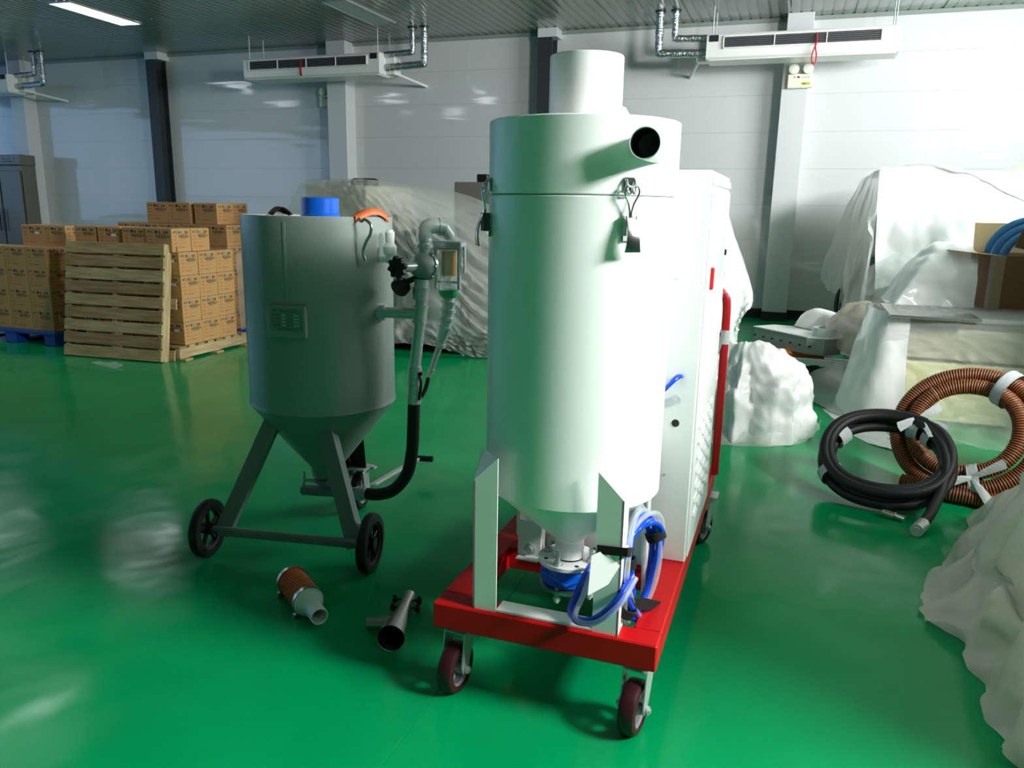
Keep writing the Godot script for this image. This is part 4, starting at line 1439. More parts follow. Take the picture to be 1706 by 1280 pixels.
func build_loose_parts() -> void:
	# a short piece of orange hose with a pale coupling
	var t := thing("hose_coupling", "short orange ribbed hose piece with pale metal coupling lying on the floor", "hose piece", V(-1.57, 0, -2.2))
	var a := V(-0.115, 0.056, -0.09)
	var d := V(0.80, -0.02, 0.60).normalized()
	var path := []
	for k in 21: path.append(a + d * 0.2 * k / 20.0)
	obj("ribbed_hose", ribbed_hose(path, 0.055, 0.0165, rgb(236, 112, 40), rgb(84, 32, 12), 28), M.ribbed, t)
	for q in [0.012, 0.19]:
		var s := Shape.new()
		s.at = Shape.yto(a + d * q, d)
		s.lathe([Vector2(0.054, -0.008), Vector2(0.0585, -0.008), Vector2(0.0585, 0.008), Vector2(0.054, 0.008)], 28)
		s.box(V(0.045, 0.0, 0.045), V(0.022, 0.018, 0.022), 0.003)
		obj("hose_clamp", s, M.steel, t)
	var s := Shape.new()
	s.at = Shape.yto(a + d * 0.185 + V(0, -0.004, 0), d)
	s.lathe([Vector2(0.03, 0), Vector2(0.046, 0), Vector2(0.048, 0.024), Vector2(0.044, 0.03), Vector2(0.034, 0.042), Vector2(0.031, 0.046), Vector2(0.031, 0.118), Vector2(0.029, 0.121), Vector2(0.026, 0.119), Vector2(0.026, 0.03), Vector2(0, 0.03)], 32)
	var cp := obj("coupling", s, M.coupling, t)
	s = Shape.new()
	s.at = Shape.yto(a + d * 0.185 + V(0, -0.004, 0), d)
	s.lathe([Vector2(0, 0.05), Vector2(0.0262, 0.05), Vector2(0.0262, 0.1185)], 28)
	obj("dark_bore", s, M.inner, cp)
	# steel suction gun: cone with a side branch and four black thumb screws
	t = thing("suction_nozzle", "polished steel branch nozzle with black thumb screws lying on the floor", "nozzle", V(-1.195, 0, -2.22))
	var b := V(-0.045, 0.0245, -0.175)
	d = V(0.285, 0.066, 0.96).normalized()
	s = Shape.new()
	s.at = Shape.yto(b, d)
	s.lathe([Vector2(0.0185, 0), Vector2(0.022, 0), Vector2(0.0222, 0.105), Vector2(0.0235, 0.106), Vector2(0.026, 0.16), Vector2(0.046, 0.33), Vector2(0.0465, 0.338), Vector2(0.0445, 0.336), Vector2(0.024, 0.17), Vector2(0.0, 0.16)], 40)
	var nz := obj("cone_tube", s, M.steel, t)
	s = Shape.new()
	s.at = Shape.yto(b + d * 0.225, V(-0.93, -0.09, 0.2))
	s.lathe([Vector2(0.021, 0.02), Vector2(0.023, 0.02), Vector2(0.023, 0.105), Vector2(0.0215, 0.107), Vector2(0.0205, 0.105), Vector2(0.0205, 0.03), Vector2(0, 0.03)], 28)
	obj("branch_tube", s, M.steel, t)
	s = Shape.new()
	s.at = Shape.yto(b, d)
	s.lathe([Vector2(0, 0.262), Vector2(0.034, 0.262), Vector2(0.0445, 0.3365)], 32)
	obj("dark_mouth", s, M.inner, nz)
	for q in [[0.045, -1.0], [0.05, 1.0], [0.085, -1.0], [0.09, 1.0]]:
		var side: Vector3 = d.cross(Vector3.UP).normalized() * -q[1]
		var c: Vector3 = b + d * q[0] + V(0, 0.004 if q[0] < 0.07 else -0.008, 0)
		s = Shape.new()
		s.cyl(c + side * 0.018, c + side * 0.04, 0.004, -1.0, 8)
		s.at = Shape.yto(c + side * 0.036, side)
		s.lathe([Vector2(0, 0), Vector2(0.009, 0), Vector2(0.011, 0.004), Vector2(0.011, 0.014), Vector2(0.008, 0.018), Vector2(0, 0.018)], 14)
		s.box(V(0, 0.01, 0), V(0.034, 0.012, 0.007), 0.003)
		obj("thumb_screw", s, M.black, t)
	# torn film on the floor in front of the leaning pallet
	s = Shape.new()
	s.grid(crumple(loft([[V(-0.2, 0.01, -0.06), V(0, 0.02, -0.05), V(0.2, 0.02, 0.03)], [V(-0.18, 0.015, 0.0), V(0.02, 0.03, 0.02), V(0.24, 0.03, 0.07)], [V(-0.2, 0.006, 0.03), V(0.0, 0.01, 0.07), V(0.2, 0.008, 0.14)]], 6), 0.02, 4.0, 3), false)
	var sc := obj("film_scrap", s, M.film_haze)
	sc.position = V(-5.72, 0.0, -5.27)
	tag(sc, "scrap of torn clear film on the floor before the leaning pallet", "film scrap")


# ---------------------------------------------------------------- pallets and cartons
func wood_pallet(t: Node3D, w: float, d: float, boards: int, gap: float) -> void:   # deck boards along x; base centre at the origin
	var bw := (d - gap * (boards - 1)) / boards
	for k in boards:
		var s := Shape.new()
		s.box(V(0, 0.12, -d / 2 + bw / 2 + k * (bw + gap)), V(w + rng.randf_range(-0.006, 0.006), 0.02, bw - rng.randf_range(0, 0.006)), 0.002)
		var o := obj("deck_board", s, M["wood_%d" % (k % 4)], t)
		o.rotation.y = rng.randf_range(-0.003, 0.003)
	for x in [-w / 2 + 0.025, 0.0, w / 2 - 0.025]:
		var s := Shape.new()
		s.box(V(x, 0.065, 0), V(0.048, 0.09, d), 0.002)
		obj("stringer", s, M.wood_long, t)
	for z in [-d / 2 + 0.06, 0.0, d / 2 - 0.06]:
		var s := Shape.new()
		s.box(V(0.03, 0.01, z), V(w + 0.05, 0.019, 0.1), 0.002)
		obj("bottom_board", s, M.wood_0, t)


func plastic_pallet(label: String, at: Vector3, w: float, d: float, h: float) -> void:
	var t := thing("plastic_pallet", label, "pallet", at)
	var s := Shape.new()
	s.box(V(0, h - 0.02, 0), V(w, 0.04, d), 0.006)
	obj("deck", s, M.pallet_blue, t)
	for i in 3:
		for j in 3:
			s = Shape.new()
			s.box(V((i - 1) * (w / 2 - 0.08), (h - 0.04) / 2, (j - 1) * (d / 2 - 0.08)), V(0.15, h - 0.04, 0.15), 0.006)
			obj("foot", s, M.pallet_blue, t)
	for i in 3:
		s = Shape.new()
		s.box(V((i - 1) * (w / 2 - 0.08), 0.0075, 0), V(0.13, 0.015, d - 0.02), 0.003)
		obj("runner", s, M.pallet_blue, t)


var carton_mesh: ArrayMesh
var tape_mesh: ArrayMesh
var slip_mesh: ArrayMesh


func carton(p: Vector3, label: String, group: String, slip := false, turn := 0.0, sx := 1.0) -> void:
	var t := thing("carton", label, "carton", p, turn + rng.randf_range(-0.012, 0.012), group)
	t.scale.x = sx
	obj("box", carton_mesh, M.carton, t)
	obj("tape", tape_mesh, M.tape, t)
	if slip: obj("white_slip", slip_mesh, M.label, t)


const NTH := ["lowest", "second", "third", "fourth", "fifth", "sixth"]
const COL := ["first", "second", "third", "fourth", "fifth"]


func build_stacks() -> void:
	var s := Shape.new()
	s.box(V(0, 0.1065, 0), V(0.297, 0.213, 0.242), 0.004)
	carton_mesh = s.mesh()
	s = Shape.new()
	s.box(V(0, 0.2133, 0), V(0.299, 0.0012, 0.05))
	for q in [-1, 1]: s.box(V(q * 0.1488, 0.185, 0), V(0.0012, 0.056, 0.05))
	tape_mesh = s.mesh()
	s = Shape.new()
	s.box(V(0.06, 0.135, 0.1216), V(0.06, 0.026, 0.0016))
	slip_mesh = s.mesh()
	# front stack, on a wooden pallet whose sunlit side shows
	var t := thing("wooden_pallet", "pale wooden pallet under the sunlit front carton stack", "pallet", V(-5.895, 0, -6.13), 0.03)
	wood_pallet(t, 1.24, 1.0, 8, 0.035)
	var gx := [-6.345, -6.042, -5.738, -5.433]
	var gz := [-5.873, -6.12, -6.367]
	for row in 4:
		for i in 4:
			for j in 3:
				if i < 3 and j > 0: continue
				var where := "sunlit side, %s from front corner" % COL[j] if i == 3 else "behind leaning pallet, %s from left" % COL[i]
				carton(V(gx[i] + rng.randf_range(-0.006, 0.006), 0.131 + row * 0.2145, gz[j]), "printed carton of front stack, %s layer, %s" % [NTH[row], where], "cartons on the wooden pallet", i > 1 and j == 0)
	for q in [[-5.78, -5.873, "left of the sunlit pair, dark front"], [-5.475, -5.85, "front one of the sunlit pair"], [-5.475, -6.10, "rear one of the sunlit pair"]]:
		carton(V(q[0], 0.131 + 4 * 0.2145, q[1]), "brown printed carton on top of the front stack, %s" % q[2], "cartons on the wooden pallet")
	for q in [[-6.40, -5.88, 0.16, "leftmost"], [-6.135, -5.90, 0.16, "beside the leftmost, turned a little"]]:
		carton(V(q[0], 0.131 + 4 * 0.2145, q[1]), "brown printed carton on top behind the leaning pallet, %s" % q[3], "cartons on the wooden pallet", q[0] > -6.2, q[2], 0.8)
	# rear stack, on a blue pallet
	plastic_pallet("blue plastic pallet under the rear carton stack", V(-6.14, 0, -7.12), 1.5, 1.04, 0.146)
	for row in 5:
		for i in 5:
			for j in 2:
				if i < 4 and j > 0: continue
				carton(V(-6.715 + i * 0.285, 0.147 + row * 0.2145, -6.725 - j * 0.247), "carton of rear stack, %s layer, %s from left%s" % [NTH[row], COL[i], ", second row" if j else ""], "cartons on the rear blue pallet", i == 4 and row == 3, 0.0, 0.94)
	for q in [[-6.30, -6.725, "leftmost of the topmost layer"], [-6.02, -6.725, "second of the topmost layer, lit edge"], [-5.69, -6.735, "third of the topmost layer, with sunlit side"], [-5.70, -6.985, "behind the third of the topmost layer"]]:
		carton(V(q[0], 0.147 + 5 * 0.2145, q[1]), "brown carton on top of the rear stack, %s" % q[2], "cartons on the rear blue pallet", false, 0.0, 0.95)
	s = Shape.new()
	s.grid(crumple(loft([
		[V(-5.34, 0.95, -6.62), V(-5.33, 0.93, -6.85), V(-5.35, 0.9, -7.1)],
		[V(-5.33, 0.5, -6.60), V(-5.32, 0.5, -6.85), V(-5.34, 0.5, -7.1)],
		[V(-5.31, 0.16, -6.58), V(-5.30, 0.16, -6.85), V(-5.33, 0.16, -7.1)]], 6), 0.012, 4.0, 14, V(1, 0.3, 1)), false)
	tag(obj("stretch_film", s, M.film_clear), "loose stretch film hanging on the rear carton stack's right side", "film sheet")
	# left stack, on a blue pallet cut by the picture's left edge
	plastic_pallet("blue plastic pallet under the shaded left carton stack", V(-7.50, 0, -6.24), 1.24, 1.04, 0.146)
	for row in 4:
		for i in 4:
			carton(V(-7.89 + i * 0.285, 0.147 + row * 0.2065, -5.86), "shaded carton of left stack, %s layer, %s from left" % [NTH[row], COL[i]], "cartons on the left blue pallet", false, 0.0, 0.93)
	for row in 4: carton(V(-7.035, 0.147 + row * 0.2065, -6.12), "carton of left stack, %s layer, right end behind the front row" % NTH[row], "cartons on the left blue pallet", false, 0.0, 0.93)
	for row in 4: carton(V(-7.34, 0.147 + row * 0.2065, -6.12), "carton of left stack, %s layer, inside second row" % NTH[row], "cartons on the left blue pallet", false, 0.0, 0.93)
	for i in 2: carton(V(-7.335 + i * 0.30, 0.147 + 4 * 0.2065, -6.10), ["brown carton with white slip on top of the left stack", "brown carton with orange sunlit side on top of the left stack"][i], "cartons on the left blue pallet", i == 0)
	# wooden pallet leaning on the front stack, its deck towards the viewer
	var lp := thing("leaning_pallet", "weathered wooden pallet leaning upright against the front carton stack", "pallet", V(-5.892, 0, -5.461))
	var g := Node3D.new()
	g.name = "frame"
	lp.add_child(g)
	wood_pallet(g, 1.09, 1.07, 9, 0.017)
	for c in g.get_children():
		g.remove_child(c)
		lp.add_child(c, true)
		var xf := Transform3D(Basis(Vector3.UP, 0.07) * Basis(Vector3.RIGHT, deg_to_rad(90.0 - 9.0)), Vector3.ZERO)
		xf.origin = Basis(Vector3.UP, 0.07) * (Basis(Vector3.RIGHT, deg_to_rad(-9.0)) * V(0, 0.545, -0.13))
		c.transform = xf * c.transform
	g.queue_free()


# ---------------------------------------------------------------- wrapped machine behind the pot
func build_back_machine() -> void:
	var t := thing("wrapped_machine", "beige cabinet machine wrapped in clear film behind the grey pot", "machine", V(-4.4, 0, -7.5))
	var s := Shape.new()
	s.box(V(0, 0.82, 0), V(0.70, 1.62, 1.0), 0.01)
	obj("beige_cabinet", s, M.beige, t)
	s = Shape.new()
	s.box(V(0.7, 0.6, 0.1), V(0.7, 1.16, 0.7), 0.01)
	obj("low_cabinet", s, M.dark_green, t)
	s = Shape.new()
	s.lathe([Vector2(0, 1.63), Vector2(0.09, 1.63), Vector2(0.10, 1.65), Vector2(0.10, 1.70), Vector2(0.07, 1.715), Vector2(0, 1.715)], 20)
	s.at = Transform3D(Basis(), V(0.1, 0, 0))
	s.lathe([Vector2(0, 1.63), Vector2(0.09, 1.63), Vector2(0.10, 1.65), Vector2(0.10, 1.70), Vector2(0.07, 1.715), Vector2(0, 1.715)], 20)
	obj("top_vent", s, M.black, t)
	for q in [[0.352, 1.2, 0.1], [0.352, 0.9, 0.18]]:
		s = Shape.new()
		s.box(V(q[0], q[1], -0.1), V(0.01, 0.3, q[2]), 0.003)
		obj("side_hatch", s, M.taupe, t)
	s = Shape.new()
	s.box(V(0.05, 0.01, 0.0), V(0.8, 0.02, 0.9))
	obj("plinth", s, M.black, t)
	s = Shape.new()
	s.grid(crumple(pleat(loft([
		[V(-4.86, 1.62, -7.9), V(-4.4, 1.655, -7.95), V(-3.95, 1.655, -8.0), V(-3.4, 1.56, -8.1), V(-2.9, 1.36, -8.1), V(-2.4, 1.12, -8.2)],
		[V(-4.79, 1.645, -6.98), V(-4.4, 1.66, -6.97), V(-4.02, 1.655, -6.97), V(-3.5, 1.48, -7.25), V(-3.05, 1.27, -7.35), V(-2.6, 1.05, -7.45)],
		[V(-4.98, 0.95, -6.85), V(-4.4, 1.1, -6.88), V(-3.92, 1.22, -6.88), V(-3.32, 1.0, -6.95), V(-2.98, 0.8, -6.98), V(-2.6, 0.6, -7.05)],
		[V(-5.1, 0.3, -6.7), V(-4.4, 0.35, -6.72), V(-3.85, 0.45, -6.75), V(-3.3, 0.4, -6.8), V(-2.92, 0.3, -6.85), V(-2.55, 0.2, -6.95)],
		[V(-5.1, 0.02, -6.6), V(-4.4, 0.03, -6.6), V(-3.8, 0.10, -6.65), V(-3.3, 0.14, -6.72), V(-2.87, 0.01, -6.95), V(-2.5, 0.008, -7.0)]], 14), V(0.66, -0.68, 0.25), 0.34, 0.11, 3, 0.12), 0.012, 3.0, 17, along(V(0.66, -0.68, 0.25), 0.2, 1.0)), false)
	tag(obj("film_cover", s, M.film_haze), "crumpled clear film draped over the beige machine behind the pot", "film sheet")
	var b := thing("brown_machine", "taupe machine cabinet with dark vent block beside the film cover", "machine", V(-3.1, 0, -8.7))
	s = Shape.new()
	s.box(V(0, 0.86, 0), V(1.1, 1.70, 0.9), 0.01)
	obj("cabinet", s, M.taupe, b)
	s = Shape.new()
	s.box(V(-0.27, 1.755, 0.25), V(0.13, 0.09, 0.13), 0.01)
	obj("vent_block", s, M.black, b)
	for q in [V(-0.3, 1.5, 0.452), V(-0.15, 1.42, 0.452), V(-0.32, 1.36, 0.452)]:
		s = Shape.new()
		s.box(q, V(0.07, 0.05, 0.006), 0.002)
		obj("small_hatch", s, M.black, b)
	var mt := Shape.new()
	mt.box(V(0, 0.06, 0), V(1.3, 0.10, 0.5), 0.02)
	mt.tube(spline([V(-0.6, 0.12, 0.2), V(0.0, 0.13, 0.24), V(0.62, 0.06, 0.22)], 6), 0.03, 8)
	var mo := obj("machine_plinth", mt, M.black)
	mo.position = V(-3.35, 0, -7.3)
	tag(mo, "black machine base with a rail under the film cover", "machine base")
	# machine under white film behind the cyclone's cabinet
	var c := thing("white_machine", "machine hidden under white film behind the control cabinet", "machine", V(-1.5, 0, -8.9))
	s = Shape.new()
	s.box(V(0, 0.74, 0), V(1.3, 1.46, 0.9), 0.02)
	obj("cabinet", s, M.beige, c)
	s = Shape.new()
	s.grid(crumple(pleat(loft([
		[V(-2.2, 1.45, -9.4), V(-1.5, 1.5, -9.4), V(-0.84, 1.5, -9.35), V(-0.62, 1.1, -9.3), V(-0.42, 0.62, -9.2), V(-0.40, 0.5, -9.1)],
		[V(-2.2, 1.5, -8.4), V(-1.5, 1.5, -8.38), V(-0.82, 1.5, -8.4), V(-0.60, 1.15, -8.5), V(-0.40, 0.66, -8.6), V(-0.37, 0.5, -8.6)],
		[V(-2.3, 0.8, -8.3), V(-1.5, 0.9, -8.25), V(-0.8, 0.95, -8.1), V(-0.58, 0.7, -8.2), V(-0.50, 0.42, -8.5), V(-0.48, 0.3, -8.5)],
		[V(-2.3, 0.02, -8.2), V(-1.5, 0.02, -8.1), V(-0.85, 0.02, -7.9), V(-0.62, 0.03, -8.2), V(-0.52, 0.05, -8.5), V(-0.5, 0.04, -8.55)]], 12), V(0.2, -1, 0), 0.22, 0.06, 5, 0.1), 0.02, 3.0, 23, V(1, 0.4, 1)), false)
	tag(obj("white_cover", s, M.film_white), "white film sheet hanging down behind the white control cabinet", "film sheet")


# ---------------------------------------------------------------- right side
func build_right_side() -> void:
	# heap of white foam film behind the cart
	var s := Shape.new()
	var rows := []
	var nz := FastNoiseLite.new()
	nz.seed = 4; nz.frequency = 1.6; nz.fractal_octaves = 3
	for i in 40:
		var row := PackedVector3Array()
		var f := i / 39.0
		for j in 110:
			var a := TAU * j / 110
			var d := V(cos(a), 0, -sin(a))
			var reach := 0.375 + 0.12 * nz.get_noise_2d(cos(a) * 0.9, sin(a) * 0.9) + 0.06 * cos(a)
			var el := f * PI / 2
			var p := V(d.x * reach * pow(sin(el), 0.75), 0.60 * pow(cos(el), 0.8), d.z * reach * pow(sin(el), 0.75))
			p += (d * sin(el) + V(0, cos(el), 0)) * 0.10 * nz.get_noise_3d(p.x * 2.0, p.y * 2.0 + 3.0, p.z * 2.0) * minf(1.0, 2.5 * p.y + 0.2)
			p.y = maxf(0.004, p.y)
			row.append(p)
		rows.append(row)
	s.grid(crumple(rows, 0.014, 7.0, 6), true)
	var o := obj("foam_heap", s, M.foam)
	o.position = V(-0.235, 0, -5.36)
	tag(o, "tall heap of crumpled white foam film behind the red cart", "foam heap")
	s = Shape.new()
	s.grid(crumple(loft([
		[V(-0.42, 0.02, -5.02), V(-0.25, 0.16, -5.12), V(-0.05, 0.22, -5.2), V(0.12, 0.22, -5.35), V(0.2, 0.12, -5.6)],
		[V(-0.40, 0.01, -4.93), V(-0.22, 0.04, -4.98), V(-0.02, 0.10, -5.02), V(0.17, 0.09, -5.2), V(0.28, 0.05, -5.55)],
		[V(-0.36, 0.006, -4.9), V(-0.2, 0.005, -4.93), V(0.03, 0.006, -5.0), V(0.21, 0.006, -5.25), V(0.33, 0.006, -5.75)]], 8), 0.05, 2.6, 8), false)
	tag(obj("foam_sheet", s, M.film_haze), "thin foam film fringe lying at the foot of the white heap", "foam sheet")
	# low trolley with a flat white fan housing
	var t := thing("low_trolley", "low metal frame trolley standing near the back wall", "trolley", V(0.3, 0, -7.45), 0.06)
	for q in [[V(-0.5, 0.24, 0.62), V(0.62, 0.24, 0.62)], [V(-0.5, 0.24, -0.6), V(0.62, 0.24, -0.6)], [V(-0.5, 0.24, -0.6), V(-0.5, 0.24, 0.62)], [V(0.6, 0.24, -0.6), V(0.6, 0.24, 0.62)], [V(-0.5, 0.16, 0.1), V(0.6, 0.16, 0.1)]]:
		s = Shape.new()
		s.bar(q[0], q[1], 0.05, 0.05)
		obj("rail", s, M.alu, t)
	for q in [V(-0.5, 0, 0.6), V(0.6, 0, 0.6), V(-0.5, 0, -0.6), V(0.6, 0, -0.6)]:
		s = Shape.new()
		s.bar(q + V(0, 0.0, 0), q + V(0, 0.24, 0), 0.04, 0.04)
		obj("leg", s, M.black, t)
	s = Shape.new()
	for k in 6: s.cyl(V(-0.4 + k * 0.17, 0.14, -0.3), V(-0.4 + k * 0.17, 0.14, 0.5), 0.035)
	s.box(V(0.1, 0.06, 0.35), V(0.7, 0.12, 0.4), 0.02)
	obj("rollers", s, M.black, t)
	s = Shape.new()
	s.cyl(V(-0.42, 0.235, 0.3), V(0.0, 0.23, 0.22), 0.05)
	s.cyl(V(0.35, 0.235, 0.1), V(0.6, 0.235, 0.16), 0.05)
	obj("orange_tube", s, M.orange, t)
	# fan housing: flat box with a round spigot and bolts along the edge
	t = thing("fan_housing", "flat white metal housing with a round spigot lying on the trolley", "housing", V(0.14, 0.27, -7.3), -0.75)
	s = Shape.new()
	var outline := [Vector2(-0.42, -0.17), Vector2(0.22, -0.2), Vector2(0.34, -0.12), Vector2(0.36, 0.06), Vector2(0.26, 0.18), Vector2(-0.3, 0.17), Vector2(-0.42, 0.08)]
	s.at = Transform3D(Basis(Vector3.RIGHT, -PI / 2) , V(0, 0.0, 0))
	s.prism(outline, 0.14)
	obj("housing", s, M.grey, t)
	s = Shape.new()
	s.at = Transform3D(Basis(Vector3.RIGHT, -PI / 2), V(0, 0.14, 0))
	s.prism(outline.map(func(p): return p * 1.03), 0.008)
	var lid := obj("lid", s, M.lamp, t)
	for k in 7:
		s = Shape.new()
		s.cyl(V(-0.4 + k * 0.11, 0.07, 0.165 + 0.004 * k), V(-0.4 + k * 0.11, 0.07, 0.19 + 0.004 * k), 0.008, -1.0, 6)
		obj("bolt", s, M.black, lid)
	s = Shape.new()
	s.at = Transform3D(Basis(), V(0.24, 0.148, 0.0))
	s.lathe([Vector2(0.1, 0), Vector2(0.11, 0), Vector2(0.11, 0.07), Vector2(0.105, 0.072), Vector2(0.1, 0.07), Vector2(0.1, 0.01), Vector2(0, 0.01)], 32)
	obj("spigot", s, M.diffuser, t)
	# soft white block on the housing, brown film lump beside it
	s = Shape.new()
	var hump := []
	for i in 15:
		var f := i / 14.0
		var row := PackedVector3Array()
		for j in 20:
			var a := TAU * j / 20
			row.append(V(-0.3 + 0.6 * f + 0.02 * cos(a), 0.02 + maxf(0.0, sin(a)) * (0.05 + 0.14 * sin(PI * pow(f, 0.7))), 0.13 * cos(a) * (0.5 + 0.5 * sin(PI * f))))
		hump.append(row)
	s.grid(crumple(hump, 0.02, 2.0, 2, Vector3.ONE, -1.0), true)
	o = obj("foam_block", s, M.lamp)
	o.position = V(0.33, 0.40, -7.5)
	o.rotation.y = -0.5
	tag(o, "rounded white foam block lying on top of the fan housing", "foam block")
	s = Shape.new()
	rows = []
	for i in 34:
		var row := PackedVector3Array()
		var f := i / 33.0
		for j in 70:
			var a := TAU * j / 70
			row.append(V(cos(a) * sin(f * PI) * 0.29, 0.23 - 0.21 * cos(f * PI) , -sin(a) * sin(f * PI) * 0.25))
		rows.append(row)
	s.grid(crumple(rows, 0.07, 4.5, 44, Vector3.ONE, 0.0), true)
	o = obj("film_bundle", s, M.film_brown)
	o.position = V(0.63, 0.24, -7.2)
	tag(o, "crumpled brownish film bag bundled on the trolley's right end", "film bundle")
	# clear film lying on the floor in front of the trolley
	s = Shape.new()
	s.grid(crumple(loft([
		[V(0.05, 0.02, -6.8), V(0.25, 0.22, -6.7), V(0.45, 0.27, -6.75), V(0.7, 0.2, -6.8), V(0.95, 0.3, -6.7)],
		[V(0.08, 0.01, -6.55), V(0.28, 0.07, -6.4), V(0.45, 0.16, -6.3), V(0.66, 0.12, -6.4), V(0.9, 0.2, -6.3)],
		[V(0.2, 0.008, -6.45), V(0.33, 0.03, -6.1), V(0.45, 0.06, -5.9), V(0.6, 0.05, -6.0), V(0.85, 0.05, -5.9)],
		[V(0.3, 0.006, -6.2), V(0.4, 0.008, -5.9), V(0.5, 0.01, -5.6), V(0.62, 0.01, -5.4), V(0.85, 0.02, -5.3)]], 12), 0.04, 3.2, 61), false)
	tag(obj("floor_film", s, M.film_haze), "crumpled clear film spread on the floor between heap and wrapped bench", "film sheet")
	# tall wrapped machine at the back right
	t = thing("tall_machine", "tall machine cabinet under film at the back right", "machine", V(1.32, 0, -9.6))
	s = Shape.new()
	s.box(V(0.05, 0.94, 0), V(1.0, 1.84, 1.5), 0.02)
	obj("cabinet", s, M.beige, t)
	s = Shape.new()
	s.box(V(1.1, 0.72, 0.1), V(1.1, 1.4, 1.3), 0.02)
	obj("low_cabinet", s, M.beige, t)
	s = Shape.new()
	s.box(V(-0.46, 0.5, -0.3), V(0.06, 0.96, 0.5), 0.01)
	obj("side_panel", s, M.dark_green, t)
	s = Shape.new()
	for k in 3: s.tube(spline([V(-0.60, 0.85 - k * 0.1, -0.1), V(-0.70 - k * 0.05, 0.6, 0.1), V(-0.70 - k * 0.05, 0.3, 0.14), V(-0.55, 0.04, 0.2)], 6), 0.024, 8)
	s.box(V(-0.62, 0.36, 0.0), V(0.06, 0.2, 0.1), 0.01)
	obj("cable_loom", s, M.rubber, t)
	s = Shape.new()
	s.grid(crumple(loft([
		[V(0.73, 1.86, -10.6), V(1.1, 1.88, -10.6), V(1.5, 1.80, -10.6), V(2.1, 1.55, -10.6), V(3.2, 1.12, -10.5)],
		[V(0.72, 1.885, -9.6), V(1.1, 1.91, -9.6), V(1.5, 1.83, -9.6), V(2.1, 1.56, -9.6), V(3.2, 1.14, -9.5)],
		[V(0.72, 1.89, -8.86), V(1.08, 1.92, -8.85), V(1.5, 1.84, -8.84), V(2.1, 1.56, -8.8), V(3.2, 1.14, -8.8)],
		[V(0.72, 1.84, -8.78), V(1.08, 1.89, -8.77), V(1.5, 1.81, -8.76), V(2.1, 1.53, -8.7), V(3.2, 1.10, -8.7)],
		[V(0.74, 1.45, -8.74), V(1.09, 1.5, -8.72), V(1.52, 1.5, -8.68), V(2.1, 1.35, -8.6), V(3.2, 1.0, -8.5)],
		[V(0.76, 1.05, -8.68), V(1.1, 1.12, -8.62), V(1.55, 1.2, -8.4), V(2.1, 1.15, -8.3), V(3.2, 0.9, -8.1)],
		[V(0.78, 0.72, -8.5), V(1.12, 0.86, -8.2), V(1.6, 1.0, -7.9), V(2.1, 0.95, -7.8), V(3.2, 0.6, -7.6)]], 12), 0.03, 2.6, 31, V(1.0, 0.45, 0.8)), false)
	tag(obj("bright_cover", s, M.film_white), "bright white film draped over the tall machine at the back right", "film sheet")
	s = Shape.new()
	s.grid(crumple(pleat(loft([
		[V(0.75, 1.88, -8.76), V(0.71, 1.885, -9.0), V(0.70, 1.885, -9.5), V(0.70, 1.87, -10.0), V(0.70, 1.85, -10.6)],
		[V(0.73, 1.5, -8.70), V(0.68, 1.5, -8.95), V(0.62, 1.5, -9.45), V(0.58, 1.45, -9.95), V(0.52, 1.40, -10.6)],
		[V(0.71, 1.0, -8.66), V(0.69, 1.0, -8.9), V(0.56, 1.0, -9.4), V(0.50, 0.95, -9.9), V(0.40, 0.9, -10.5)],
		[V(0.70, 0.5, -8.62), V(0.70, 0.5, -8.85), V(0.58, 0.5, -9.3), V(0.52, 0.6, -9.8), V(0.40, 0.65, -10.4)],
		[V(0.72, 0.05, -8.55), V(0.72, 0.1, -8.8), V(0.66, 0.2, -9.2), V(0.60, 0.42, -9.7), V(0.45, 0.55, -10.3)]], 14), V(0.0, -1, 0.06), 0.26, 0.09, 7, 0.0), 0.03, 3.4, 37, V(1.0, 0.16, 1.0)), false)
	tag(obj("side_film", s, M.film_haze), "clear film hanging in folds down the tall machine's shaded left side", "film sheet")
	s = Shape.new()
	s.grid(crumple(loft([
		[V(1.72, 1.72, -10.2), V(2.1, 1.98, -10.1), V(2.6, 2.12, -10.0), V(3.2, 2.2, -10.0)],
		[V(1.80, 1.68, -9.9), V(2.15, 1.80, -9.8), V(2.6, 1.85, -9.7), V(3.2, 1.9, -9.7)],
		[V(1.85, 1.62, -9.6), V(2.2, 1.55, -9.5), V(2.6, 1.42, -9.4), V(3.2, 1.2, -9.4)]], 8), 0.03, 2.6, 47), false)
	tag(obj("raised_film", s, M.film_grey), "grey film standing up behind the white cover at the right edge", "film sheet")
	s = Shape.new()
	s.grid(crumple(loft([
		[V(1.235, 0.92, -4.78), V(1.4, 1.0, -4.7), V(1.6, 1.1, -4.66), V(1.75, 1.15, -4.64)],
		[V(1.23, 0.6, -4.76), V(1.4, 0.6, -4.66), V(1.6, 0.65, -4.62), V(1.75, 0.7, -4.6)],
		[V(1.25, 0.25, -4.74), V(1.4, 0.22, -4.62), V(1.6, 0.25, -4.58), V(1.75, 0.25, -4.56)],
		[V(1.26, 0.008, -4.7), V(1.4, 0.008, -4.58), V(1.6, 0.008, -4.54), V(1.75, 0.008, -4.52)]], 8), 0.02, 3.0, 53, V(1, 0.3, 1)), false)
	tag(obj("pale_film", s, M.film_white), "pale film edge hanging at the right border behind the orange hose", "film sheet")
	# film sagging from the tall machine to the bench
	s = Shape.new()
